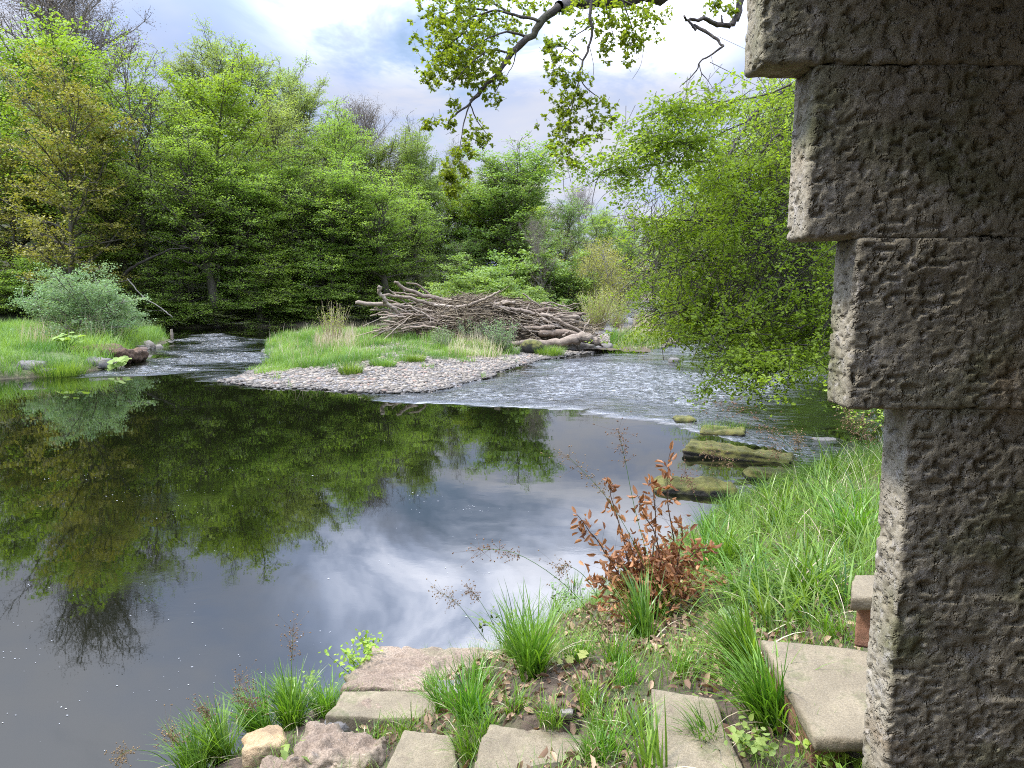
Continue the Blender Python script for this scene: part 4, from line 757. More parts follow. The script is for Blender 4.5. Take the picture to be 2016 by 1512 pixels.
frock(520, 1482, .42, (.27, .26, .2), 'rockor', 'ochre rock with moss at the bottom left of the bank', amp=.04, f=5, seed=31, rz=.3)
frock(668, 1495, .62, (.50, .34, .17), 'rockbrown', 'wide rough brown rock next to the ochre one', amp=.075, f=6, seed=32, rz=-.2)
frock(560, 1530, .6, (.3, .24, .16), 'rockbrown', 'rough rock cut by the bottom edge under the ochre one', amp=.05, f=6, seed=36, rz=.2)
frock(757, 1402, .46, (.30, .2, .14), 'rockbrown', 'humped brown rock before the smooth flat slab', amp=.06, f=7, seed=33, rz=-.1)
frock(690, 1425, .45, (.32, .2, .12), 'rockgrey', 'dark crumbling rock behind the wide brown rock', amp=.05, f=7, seed=34, rz=.3)
frock(1290-175, 1430, 1.02, (.07, .05, .04), 'slabgrey', 'small white stone beside the broad tan slab', amp=.01, f=12, seed=35)
# ------------------------------------------------------------------ pillar: corbelled courses of pitted stone
def pitdisp(s):
    def f(p, n):
        q = p+s*1.7; d = fbm(q, 9, 3, s)*.0035+fbm(q, 80, 2, s+2)*.0022; wv = worley(q*np.array([1, 1, 1.2]), 85, s); d = d+(.3-wv)*.0028*(.3+vn(q, 14, s+4))
        h = vn(q*np.array([1., 1, 1.5]), 75, s+5); d = d-np.clip((h-.68)/.08, 0, 1)*.0085*(.4+1.2*vn(q, 11, s+6))
        h2 = vn(q, 24, s+8); return (d-np.clip((h2-.76)/.1, 0, 1)*.009)*.68
    return f
PY, TH = 1.39, .10
courses = [(.432, 3.383, 3.72, 'top course jutting farthest out of the pillar'), (.530, 3.083, 3.377, 'second course of the pillar from the top of the photo'), (.622, 2.770, 3.077, 'third course of the pillar from the top of the photo'), (.738, 1.75, 2.764, 'tall course of the pillar below the lowest overhang'), (.742, 1.25, 1.744, 'lowest course of the pillar, standing in the grass')]
pe = empty('stone_pillar', (1.0, PY+TH/2, 1.3), 'corbelled pillar of pitted grey stone filling the right side of the photo', 'pillar')
for i, (x0, z0, z1, lab) in enumerate(courses):
    Wd = 1.05; V, F = rough_box((Wd, TH, z1-z0+.010), (.0034 if i in (1, 2) else .0042) if i < 4 else .006, .010, pitdisp(i+1))
    V[:, 0] += fbm(V, 3, 2, i)*.006
    mb = MB(); mb.add(V+np.array([x0+Wd/2, PY+TH/2+(.004 if i % 2 else 0), (z0+z1)/2]), F); o = mb.build('stone_course', M['pit'], pe, (1.0, PY+TH/2, 1.3)); o['label'] = lab
mb = MB(); V, F = rough_box((1.0, .07, 2.4), .05, .01, lambda p, n: p[:, 0]*0); mb.add(V+np.array([1.30, PY+TH/2+.012, 2.5]), F); mb.build('mortar_core', M['slabgrey'], pe, (1.0, PY+TH/2, 1.3))
# vault the photographer stands under, plus unseen pieces added to shade the pillar
def box(name, lo, hi, mat, label, cat):
    lo, hi = np.array(lo, float), np.array(hi, float); V, F = rough_box(tuple(hi-lo), .5, .02, lambda p, n: p[:, 0]*0); mb = MB(); c = (lo+hi)/2; mb.add(V+c, F); return tag(mb.build(name, mat, None, tuple(c)), label, cat)
box('shading_vault', (.3, -2.2, 3.74), (3.2, 1.5, 4.1), M['pit'], 'stone vault overhead carried by the corbelled pillar', 'vault')
box('shading_vault', (-.8, -2.2, 3.74), (.28, .2, 4.1), M['pit'], 'unseen slab added to the vault above the photographer, shading the pillar', 'vault')  # unseen slab added on the left to keep skylight off the pillar face
box('shade_wall', (-2.6, -2.6, .5), (3.2, -2.21, 3.73), M['pit'], 'unseen wall added behind the photographer to shade the pillar face', 'wall')  # unseen wall, put in to block light from behind onto the pillar
box('side_wall', (1.82, -2.2, .5), (2.2, 1.48, 3.73), M['pit'], 'stone side wall running back from the corbelled pillar', 'wall')
# ------------------------------------------------------------------ foreground vegetation
def nz_(x, y): return H(x, y)
NB = [(-3.0, 2.2), (-2.75, 3.5), (-2.05, 4.15), (-1.35, 4.95), (-.85, 5.45), (-.1, 5.7), (.55, 6.4), (1.4, 7.55), (2.5, 9.25), (3.9, 10.5), (5.6, 12.), (7.5, 13.2), (8.5, 11), (4.5, 5), (1.6, 2), (0, 1.7)]
SL = [np.array([G(a, b, zt)[:2] for a, b in cn]) for cn, zt in [(slab_specs[0][0], .98), (slab_specs[1][0], .82), (slab_specs[2][0], .34), (slab_specs[3][0], .42), ([(1605, 1452), (1800, 1458), (1790, 1290), (1498, 1256)], 1.42), ([(1283, 1530), (1475, 1540), (1405, 1372), (1284, 1353)], 1.22)]]
def offslab(x, y, m=-.0):
    k = np.ones(len(x), bool)
    for P_ in SL: k &= sdf(P_, x, y) < m
    return k
def density(x, y):             # leaf litter hollow in the middle of the bank has little grass
    c = near(1340, 1220); return np.clip(np.hypot((x-c[0])/.55, (y-c[1])/.8)-.55, .06, 1)
rng = RS(71)
xy = scatter(NB, 60000, rng, lambda a, b: offslab(a, b)); p3 = np.stack([xy[:, 0], xy[:, 1], xy[:, 0]*0], 1); cl = vn(p3, 3.2, 4)
k = (rng.rand(len(xy)) < np.clip((cl*2.2-.55)*density(xy[:, 0], xy[:, 1])+.22, 0, 1)); xy = xy[k]; cl = cl[k]; N = len(xy)
mb = MB(); rt = np.clip((xy[:, 0]-1.3)/1., 0, 1)
blades(mb, np.stack([xy[:, 0], xy[:, 1], height(xy[:, 0], xy[:, 1])-.01], 1), rng.uniform(0, 6.28, N), rng.uniform(.07, .2, N)*(.6+.7*cl)*(1+.5*rt), rng.uniform(.003, .006, N)*(1+.5*rt), rng.uniform(0, .6, N), rng.uniform(.2, 1.7, N), np.clip(cl*.7-.1+rng.rand(N)*.5, 0, 1), 4)
sx_ = scatter([(1.6, 4.2), (2.2, 7), (4.5, 9.8), (6.5, 12), (7, 9), (3.5, 4.5), (1.8, 3.2)], 420, rng); mb2 = MB(); blades(mb2, np.stack([sx_[:, 0], sx_[:, 1], height(sx_[:, 0], sx_[:, 1])], 1), rng.uniform(0, 6.28, 420), rng.uniform(.25, .6, 420), .006, rng.uniform(.1, 1.0, 420), rng.uniform(0, 1.4, 420), rng.rand(420), 4)
tag(mb2.build('dead_stems', M['straw']), 'bent dead stems among the tall grass beside the pillar', 'dead stems', kind='stuff')
tag(mb.build('bank_grass', M['grass']), 'fine short grass growing over the near bank', 'grass', kind='stuff')
# litter
xy = scatter([(-.6, 4.6), (.1, 5.4), (.8, 6.2), (1.6, 6.6), (2.4, 5.6), (1.9, 3.9), (1.3, 3.0), (.9, 2.6), (.35, 2.4), (-.6, 2.6), (-.9, 4.2)], 9000, rng, lambda a, b: offslab(a, b, .02)); N = len(xy)
wgt = np.clip(1.25-density(xy[:, 0], xy[:, 1])*.7, .5, 1)*(vn(np.stack([xy[:, 0], xy[:, 1], xy[:, 0]*0], 1), 3, 6)*1.5); k = rng.rand(N) < wgt; xy = xy[k]; N = len(xy)
mb = MB(); c = np.stack([xy[:, 0], xy[:, 1], height(xy[:, 0], xy[:, 1])+rng.uniform(.0, .03, N)], 1); leaves(mb, c, rng.normal(size=(N, 3))*.85+np.array([0, -.1, .8]), rng.uniform(.018, .07, N), rng.rand(N)**1.5, rng, 'curl')
tag(mb.build('leaf_litter', M['litter']), 'dry brown fallen leaves lying on the bank', 'leaf litter', kind='stuff')
# broad-leaved weeds / ivy as ground cover
xy = scatter(NB, 5000, rng, lambda a, b: offslab(a, b)); p3 = np.stack([xy[:, 0], xy[:, 1], xy[:, 0]*0], 1); k = vn(p3, 2.3, 44) > .52; xy = xy[k]; N = len(xy)
mb = MB(); c = np.stack([xy[:, 0], xy[:, 1], height(xy[:, 0], xy[:, 1])+rng.uniform(.01, .07, N)], 1); leaves(mb, c, rng.normal(size=(N, 3))*.4+np.array([0, -.2, 1]), rng.uniform(.012, .035, N), rng.rand(N), rng, 'fold', wid=1.2)
tag(mb.build('ground_weeds', M['syc']), 'small round leaved weeds creeping over the near bank', 'weeds', kind='stuff')
def tuft(base, n, L, wd, spread, label, seed, mat='rush', az0=None, azs=None, name='rush_tuft', group='wood rush tufts on the near bank', th=(.05, .55), bend=(.2, 1.3), r=.06):
    n = int(n*1.6); rng = RS(seed); a = rng.uniform(0, 6.28, n) if az0 is None else az0+rng.normal(0, azs, n); q = r*np.sqrt(rng.rand(n)); a2 = rng.uniform(0, 6.28, n)
    bs = np.asarray(base)+np.stack([np.cos(a2)*q, np.sin(a2)*q, -.03+0*q], 1); mb = MB(); v = np.clip(rng.normal(.5, .28, n), 0, 1); wd = wd*1.15
    blades(mb, bs, a, L*rng.uniform(.45, 1.1, n), wd*rng.uniform(.6, 1.15, n), rng.uniform(*th, n)*spread, rng.uniform(*bend, n), v, 7, rng.uniform(-.5, .5, n))
    o = mb.build(name, M[mat], None, tuple(base)); tag(o, label, 'grass tuft', group)
    m = max(3, n//22); mb = MB(); a = rng.uniform(0, 6.28, m); blades(mb, np.repeat(np.asarray(base)[None], m, 0)+rng.normal(size=(m, 3))*np.array([r, r, 0])*.7, a, L*rng.uniform(.4, .8, m), wd*.8, rng.uniform(.5, 1.2, m), rng.uniform(.4, 1.4, m), rng.rand(m), 6)
    d = mb.build('dead_blades', M['straw'], o, tuple(base)); return o
TU = [ (1085, 1425, 70, .18, .006, 1.2, 'low grass along the top edge of the broad tan slab', None, None), (1180, 1500, 80, .2, .007, 1.2, 'grass creeping over the right side of the broad tan slab', 3.3, 1.), (960, 1440, 60, .2, .008, 1.2, 'grass over the left top corner of the broad tan slab', None, None), (1020, 1400, 50, .2, .007, 1., 'small tuft in the litter above the broad tan slab', None, None), (850, 1352, 60, .16, .006, 1.2, 'small grass in the middle of the slab joint', None, None), (945, 1350, 60, .28, .009, 1., 'tuft at the right end of the slab joint', None, None), (1400, 1470, 60, .24, .009, 1.3, 'grass overlapping the right side of the narrow step', 3.1, .8), (1235, 1345, 60, .22, .007, 1., 'short grass tuft above the narrow step', None, None), (1185, 1435, 70, .2, .006, 1.1, 'fine grass between the broad slab and the narrow step', None, None), (1250, 1440, 50, .22, .008, 1.1, 'grass against the left edge of the narrow step', None, None), (1135, 1300, 60, .26, .008, 1., 'grass tuft on the litter right of the big bright rush', None, None), (1215, 1310, 50, .28, .010, 1., 'loose grass below the rush fan', None, None), (1570, 1345, 50, .24, .008, 1.1, 'grass along the left edge of the brick step', 2.8, 1.), (1640, 1255, 50, .26, .009, 1.1, 'grass drooping onto the back of the brick step', 4.2, 1.), (1350, 1330, 60, .24, .007, 1., 'short grass tuft right behind the narrow step', None, None),
 # px,py base, n, L, width, spread, label, az0, azs
 (1050, 1335, 120, .52, .013, .8, 'big bright rush tuft left of the leaf litter, dark tips', None, None),
 (1015, 1290, 70, .46, .012, .8, 'rush tuft just behind and left of the big bright one', None, None),
 (925, 1425, 110, .40, .012, .95, 'rush tuft bursting up between the two tan slabs', None, None),
 (880, 1400, 55, .30, .010, 1.2, 'drooping rush tuft leaning left over the small tan slab', 2.9, .8),
 (930, 1490, 90, .26, .007, 1.1, 'fine drooping grass hanging between the tan slabs', 3.6, .9),
 (1270, 1262, 80, .50, .014, .9, 'broad bladed rush fan before the brown leaved shrub', 2.3, .8),
 (1300, 1225, 34, .42, .012, .5, 'upright rush blades at the right foot of the brown leaved shrub', None, None),
 (1430, 1125, 90, .50, .012, .7, 'tall rush tuft right of the brown leaved shrub', None, None),
 (1390, 1060, 60, .42, .012, .7, 'rush tuft at the bank lip behind the brown leaved shrub', None, None),
 (1480, 1330, 170, .52, .013, 1.3, 'sprawling grass spilling left over the narrow step', 3.0, .7),
 (1520, 1440, 150, .48, .013, 1.2, 'grass clump between the narrow step and the red brick', 2.6, 1.),
 (1440, 1270, 70, .30, .008, .9, 'fine grass tuft between the litter and the brick step', None, None),
 (1600, 1500, 34, .30, .010, .8, 'few broad blades below the brick step', None, None),
 (1290, 1540, 26, .34, .013, .9, 'broad blades at the bottom edge left of the narrow step', 2.0, .6),
 (1160, 1390, 60, .24, .008, 1., 'short grass tuft above the broad tan slab', None, None),
 (1200, 1480, 60, .20, .007, 1., 'low fine grass right of the broad tan slab', None, None),
 (1130, 1180, 60, .34, .010, .8, 'dark tipped rush tuft on the bank lip left of the brown shrub', None, None),
 (1090, 1215, 50, .36, .010, .8, 'rush tuft on the lip right of the seed stalks', None, None),
 (580, 1432, 170, .44, .013, 1.1, 'lime green rush tuft at the water edge behind the ochre rock', 2.7, 1.2),
 (520, 1455, 150, .44, .013, 1.2, 'lime green rush spilling left over the water', 3.0, .8),
 (640, 1410, 110, .34, .009, .8, 'upright grass by the left corner of the smooth slab', None, None),
 (440, 1500, 150, .44, .013, 1.2, 'rush tuft cut by the bottom edge at the left end of the bank', 3.0, .9),
 (385, 1530, 120, .40, .010, 1.1, 'last rush tuft at the bottom left, over the water', 2.6, .9),
 (690, 1395, 50, .22, .007, .5, 'thin upright grass in front of the rough slab corner', None, None),
 (770, 1350, 70, .14, .005, 1.2, 'low grass growing in the joint between the grey slabs', None, None),
 (730, 1465, 30, .18, .012, .9, 'short broad blades on the wide brown rock', None, None),
 (795, 1450, 26, .22, .011, .7, 'short blades beside the small tan slab', None, None),
 (1655, 1440, 18, .20, .006, .9, 'wisp of grass at the pillar foot', None, None),
 (965, 1275, 40, .24, .007, .7, 'grass wisps at the far right corner of the rough slab', None, None)]
for i, (px, py, n, L, wd, sp, lab, az, azs) in enumerate(TU): tuft(near(px, py), n, L, wd, sp, lab, 300+i, az0=az, azs=azs)
rng = RS(81); i = 0
for px, py, lb in [(1400, 1110, 'dark broad clump at the left foot of the tall slope grass'), (1590, 1180, 'dark broad clump low in the tall slope grass'), (1680, 1060, 'dark broad clump against the pillar edge'), (1530, 1040, 'dark broad clump at the water side of the slope'), (1470, 1180, 'dark clump where the slope grass meets the litter'), (1640, 930, 'dark clump at the far top of the slope grass')]: tuft(near(px, py), 80, .58, .019, 1.3, lb, 900+px, bend=(.3, 1.9), th=(.05, .8), r=.12)
for px, py in [(1560, 1010), (1620, 970), (1680, 940), (1700, 1010), (1640, 1050), (1570, 1090), (1690, 1100), (1620, 1130), (1500, 1060), (1540, 1160), (1480, 1110), (1650, 1180), (1600, 1220), (1500, 1200), (1560, 1240), (1710, 900), (1660, 900), (1450, 1030), (1520, 985)]:
    far_ = py < 1060; tuft(near(px, py), 58, .56 if far_ else .50, .0165, 1.45, 'lush tuft of the tall grass filling the slope beside the pillar', 400+i, mat='grass', group='tall grass tufts on the slope beside the pillar', name='grass_tuft', r=.20, az0=2.7, azs=1.5, bend=(.3, 2.0), th=(.05, .8)); i += 1
# seed stalks of the rush
def stalk(path, Y, label, seed, heads=5, rr=.0016, dens=14, hs=.07):
    rng = RS(seed); Ys = np.interp(np.linspace(0, 1, len(path)), np.linspace(0, 1, len(Y)), Y); P_ = np.array([A(a, b, y_) for (a, b), y_ in zip(path, Ys)]); s = np.linspace(0, len(P_)-1, 14); Q = np.stack([np.interp(s, np.arange(len(P_)), P_[:, m]) for m in range(3)], 1)
    for _ in range(3): Q[1:-1] = (Q[:-2]+2*Q[1:-1]+Q[2:])/4
    e = empty('seed_stalk', tuple(Q[0]), label, 'seed stalk', 'rush seed stalks'); mb = MB(); tube(mb, Q, np.linspace(rr*1.5, rr*.5, 14), 4, .5); mb.build('stem', M['rush'], e, Q[0])
    hd = MB(); a0 = []; a1 = []
    for h in range(heads):
        u = 1-h*.085; p = np.array([np.interp(u, np.linspace(0, 1, 14), Q[:, m]) for m in range(3)]); t = nrm(np.array([np.interp(min(1, u+.03), np.linspace(0, 1, 14), Q[:, m]) for m in range(3)])-np.array([np.interp(u-.03, np.linspace(0, 1, 14), Q[:, m]) for m in range(3)]))
        n = dens; e1 = p+(t*.5+rng.normal(size=(n, 3))*.75+np.array([0, 0, -.12]))*hs*rng.uniform(.4, 1.2, (n, 1))*(1-.1*h); a0.append(np.repeat(p[None], n, 0)); a1.append(e1)
    a0 = np.concatenate(a0); a1 = np.concatenate(a1); tubes3(hd, a0, a1, .0007, .4)
    c = np.concatenate([a1, a1+rng.normal(size=a1.shape)*.004]); sz = rng.uniform(.0025, .0045, len(c)); V = ICO[None]*sz[:, None, None]+c[:, None]; hd.add(V.reshape(-1, 3), (np.arange(len(c))[:, None, None]*12+ICF[None]).reshape(-1, 3), np.repeat(rng.rand(len(c)), 20))
    hd.build('seed_head', M['seed'], e, Q[0])
ST = [([(570, 1400), (573, 1340), (575, 1290), (577, 1240)], (4.3, 4.3), 'upright seed stalk standing alone over the water at lower left'),
 ([(470, 1450), (468, 1400), (472, 1340)], (4.2, 4.2), 'seed stalk left of the lone upright one'),
 ([(440, 1470), (420, 1420), (400, 1395)], (4.1, 4.0), 'seed stalk bending left above the lime rush'),
 ([(330, 1500), (300, 1478), (250, 1475), (232, 1492)], (3.9, 3.7), 'nodding seed stalk at the far lower left'),
 ([(400, 1500), (350, 1465), (330, 1445)], (3.9, 3.8), 'seed stalk between the nodding one and the lime rush'),
 ([(520, 1440), (505, 1400), (490, 1380)], (4.3, 4.2), 'short seed stalk in the lime rush'),
 ([(1210, 1280), (1140, 1170), (1060, 1110), (1000, 1080), (945, 1082)], (4.3, 4.0), 'long arching seed stalk reaching left before the pool'),
 ([(960, 1265), (930, 1225), (900, 1185), (865, 1165)], (5.2, 5.0), 'seed stalk leaning left above the rough slab'),
 ([(985, 1260), (965, 1215), (940, 1175), (925, 1160)], (5.2, 5.1), 'seed stalk right of the one above the rough slab'),
 ([(1300, 1180), (1250, 1010), (1230, 900), (1217, 850)], (4.6, 4.4), 'tallest fine seed stalk rising before the bright pool'),
 ([(1290, 1160), (1240, 1050), (1190, 970), (1120, 900)], (4.6, 4.3), 'seed stalk arching left behind the brown leaved shrub'),
 ([(1180, 1180), (1150, 1130), (1115, 1110), (1105, 1120)], (4.6, 4.5), 'small seed stalk beside the arching one'),
 ([(1700, 1080), (1640, 980), (1560, 880), (1480, 810), (1420, 795)], (5.0, 4.4), 'long rush stalk arching left out of the slope grass'),
 ([(1600, 1010), (1580, 940), (1572, 880), (1570, 860)], (5.2, 5.1), 'brown seed stalk upright before the ledges'),
 ([(1620, 1020), (1560, 950), (1530, 900), (1522, 850)], (5.2, 5.0), 'reddish seed stalk in front of the largest ledge'),
 ([(1700, 960), (1690, 900), (1680, 850), (1660, 800)], (4.4, 4.2), 'seed stalk close beside the pillar edge'),
 ([(1715, 930), (1712, 880), (1700, 830)], (4.2, 4.2), 'second seed stalk beside the pillar edge'),
 ([(1450, 1090), (1390, 1020), (1360, 960), (1350, 930)], (5, 4.9), 'thin stalk leaning left by the low ledge'),
 ([(1540, 1060), (1490, 960), (1440, 905), (1395, 890)], (5.2, 4.9), 'fine stalk arching over the low ledge')]
for i, (p_, Yy, lab) in enumerate(ST): stalk(p_, Yy, lab, 500+i)
# brown leaved beech shrub
rng = RS(91); base = near(1285, 1215); e = empty('beech_shrub', tuple(base), 'small beech shrub still holding curled copper brown leaves', 'shrub'); st = MB(); lf = MB(); AC, AD = [], []
SH = [[(1290, 1210), (1215, 1120), (1175, 1062), (1150, 1030), (1135, 1012)], [(1275, 1200), (1240, 1110), (1215, 1020), (1203, 975), (1195, 942)], [(1290, 1200), (1290, 1080), (1292, 1000), (1285, 960), (1278, 945)], [(1300, 1200), (1335, 1080), (1310, 985), (1315, 930), (1320, 888)],
      [(1300, 1200), (1300, 1060), (1265, 1010), (1255, 975)], [(1290, 1200), (1250, 1160), (1200, 1140), (1165, 1150)], [(1300, 1200), (1340, 1120), (1370, 1080), (1400, 1078)], [(1290, 1200), (1225, 1180), (1180, 1190)], [(1295, 1200), (1255, 1110), (1235, 1060)], [(1300, 1200), (1330, 1130), (1345, 1060), (1338, 1030)], [(1290, 1205), (1310, 1140), (1320, 1080)], [(1290, 1205), (1270, 1150), (1262, 1090)], [(1300, 1210), (1350, 1170), (1390, 1160)], [(1285, 1205), (1240, 1130), (1195, 1095)]]
for i, pth in enumerate(SH):
    Yt = base[1]+rng.uniform(-.3, .35); P_ = [base+rng.normal(size=3)*np.array([.06, .06, 0])]+[A(a, b, base[1]+(Yt-base[1])*(m+1)/len(pth)) for m, (a, b) in enumerate(pth[1:])]; P_ = np.array(P_); s = np.linspace(0, len(P_)-1, 14); Q = np.stack([np.interp(s, np.arange(len(P_)), P_[:, m]) for m in range(3)], 1)
    for _ in range(2): Q[1:-1] = (Q[:-2]+2*Q[1:-1]+Q[2:])/4
    Q[1:-1] += rng.normal(size=(12, 3))*.004
    tube(st, Q, np.linspace(.006, .0018, 14), 5, .3); n = 64 if i > 4 else 52
    u = 1-rng.rand(n)**(.8)*.8; p = np.stack([np.interp(u, np.linspace(0, 1, 14), Q[:, m]) for m in range(3)], 1); dv = nrm(rng.normal(size=(n, 3))+np.array([0, 0, .35])); hl = np.clip((1.0-u)*.28, .01, .2)[:, None]*rng.rand(n, 1)
    tubes3(st, p, p+dv*hl, .001, .3); AC.append(p+dv*hl); AD.append(dv); AC.append(Q[-1:]); AD.append(nrm(Q[-1:]-Q[-2:-1])+[[0, 0, .3]])
c = np.concatenate(AC); d = np.concatenate(AD); xs = rng.normal(0, 1, (900, 3))*np.array([.17, .15, .09])+base+np.array([-.02, 0, .26]); c = np.concatenate([c, xs]); d = np.concatenate([d, rng.normal(size=xs.shape)])
k = c[:, 2] > base[2]+.02; c, d = c[k], d[k]; N = len(c); leaves(lf, c, rng.normal(size=(N, 3)), rng.uniform(.036, .078, N), rng.rand(N)**1.1, rng, 'curl', along=d, wid=.75)
st.build('stem', M['twig'], e, base); lf.build('foliage', M['deadleaf'], e, base)
# ivy and fern scraps
rng = RS(92)
for px, py, lab in [(1418, 1185, 'grey green ivy leaf sprig on the leaf litter'), (1440, 1225, 'second ivy sprig just below the first'), (1130, 1310, 'yellow green fern frond sprig left of the litter')]:
    b = near(px, py); mb = MB(); n = 7; c = b+rng.normal(size=(n, 3))*np.array([.05, .05, .012])+np.array([0, 0, .05]); leaves(mb, c, np.array([0, -.5, 1.])+rng.normal(size=(n, 3))*.25, rng.uniform(.04, .075, n), rng.uniform(.4, 1, n), rng, 'oak', wid=1.5); tag(mb.build('ivy_sprig', M['willow'] if px > 1200 else M['ywillow'], None, tuple(b)), lab, 'plant')
def herb(px, py, z, hgt, r, n, lab, seed, mat='bright', sz=(.02, .045)):
    rng = RS(seed); b = near(px, py) if z is None else G(px, py, z); e = empty('herb_plant', tuple(b), lab, 'plant', 'herbs at the water edge'); s = MB(); l = MB(); m = max(5, n//14); tp = b+np.stack([rng.normal(0, r, m), rng.normal(0, r, m), rng.uniform(.5, 1, m)*hgt], 1); bb = b+rng.normal(size=(m, 3))*np.array([r, r, 0])*.4
    tubes3(s, bb, tp, .002, .5); ix = rng.randint(0, m, n); u = rng.uniform(.2, 1.05, (n, 1)); c = bb[ix]*(1-u)+tp[ix]*u+rng.normal(size=(n, 3))*.022; leaves(l, c, rng.normal(size=(n, 3))*.5+[0, -.2, 1], rng.uniform(*sz, n), rng.rand(n), rng, 'fold'); s.build('stem', M['grass'], e, b); l.build('foliage', M[mat], e, b)
herb(700, 1325, .25, .22, .08, 150, 'leafy herb on the left corner of the rough slab', 1); herb(730, 1285, .2, .16, .06, 90, 'leafy herb trailing off the far left of the rough slab', 2); herb(615, 1395, None, .34, .07, 110, 'leafy herb rising above the lime rush', 3, 'syc'); herb(560, 1400, None, .26, .07, 90, 'dark herb left of the leafy one over the lime rush', 4, 'dark')
herb(1120, 1195, None, .2, .12, 200, 'feathery herb on the lip beside the brown leaved shrub', 5, 'willow'); herb(990, 1262, None, .22, .1, 110, 'green herb at the far right corner of the rough slab', 6, 'syc'); herb(555, 1490, .5, .1, .05, 6, 'broad round leaves beside the ochre rock', 7, 'syc', (.05, .08)); herb(1700, 850, 1.4, .5, .2, 160, 'green leafy plant showing beside the pillar edge', 8, 'bright'); herb(1490, 1495, None, .12, .08, 90, 'small weeds under the sprawling grass', 9, 'syc')
herb(1640, 1500, 1.25, .1, .1, 110, 'small round leaved weeds at the pillar foot', 10, 'bright')
# grass on the stone
for (c_, n, lab) in [(cg, 200, 'wispy grass growing on the low stone beyond the largest ledge')]:
    rng = RS(93); b = c_+np.array([0, 0, .1]); mb = MB(); blades(mb, b+rng.normal(size=(n, 3))*np.array([.32, .1, .0]), rng.uniform(0, 6.28, n), rng.uniform(.12, .3, n), .008, rng.uniform(0, .6, n), rng.uniform(.2, 1.2, n), rng.rand(n), 4); tag(mb.build('grass_tuft', M['isgrass'], None, tuple(b)), lab, 'grass tuft')
# ------------------------------------------------------------------ overhanging oak
def bough(wood, pts, Y, r0, r1, k=7, seed=0, wob=.6):
    rng = RS(seed); Ys = np.interp(np.linspace(0, 1, len(pts)), np.linspace(0, 1, len(Y)), Y); P_ = np.array([A(a, b, y_) for (a, b), y_ in zip(pts, Ys)]); n = max(6, len(P_)*3); s = np.linspace(0, len(P_)-1, n); Q = np.stack([np.interp(s, np.arange(len(P_)), P_[:, m]) for m in range(3)], 1)
    Q[1:-1] = (Q[:-2]+2*Q[1:-1]+Q[2:])/4; Q[1:-1] += rng.normal(size=(n-2, 3))*r0*wob; tube(wood, Q, np.linspace(r0, r1, n)*(1+rng.uniform(-.1, .1, n)), k, .5); return Q
rng = RS(95); OY = 9.0; ob = (9.2, 11.5, H(9.2, 11.5)-.1); e = empty('oak_tree', ob, 'oak whose gnarled boughs hang down across the sky from the top edge', 'tree'); wd = MB(); fol = MB()
bough(wd, [(2600, 1250), (2560, 700), (2480, 100), (2300, -350)], (11.5, 11.5), .32, .2, 10, 1, .1)
bough(wd, [(2300, -350), (1900, -260), (1500, -120), (1330, -30), (1225, 4), (1130, 2), (1100, 12)], (11.5, 9.2), .17, .062, 9, 2, .15)
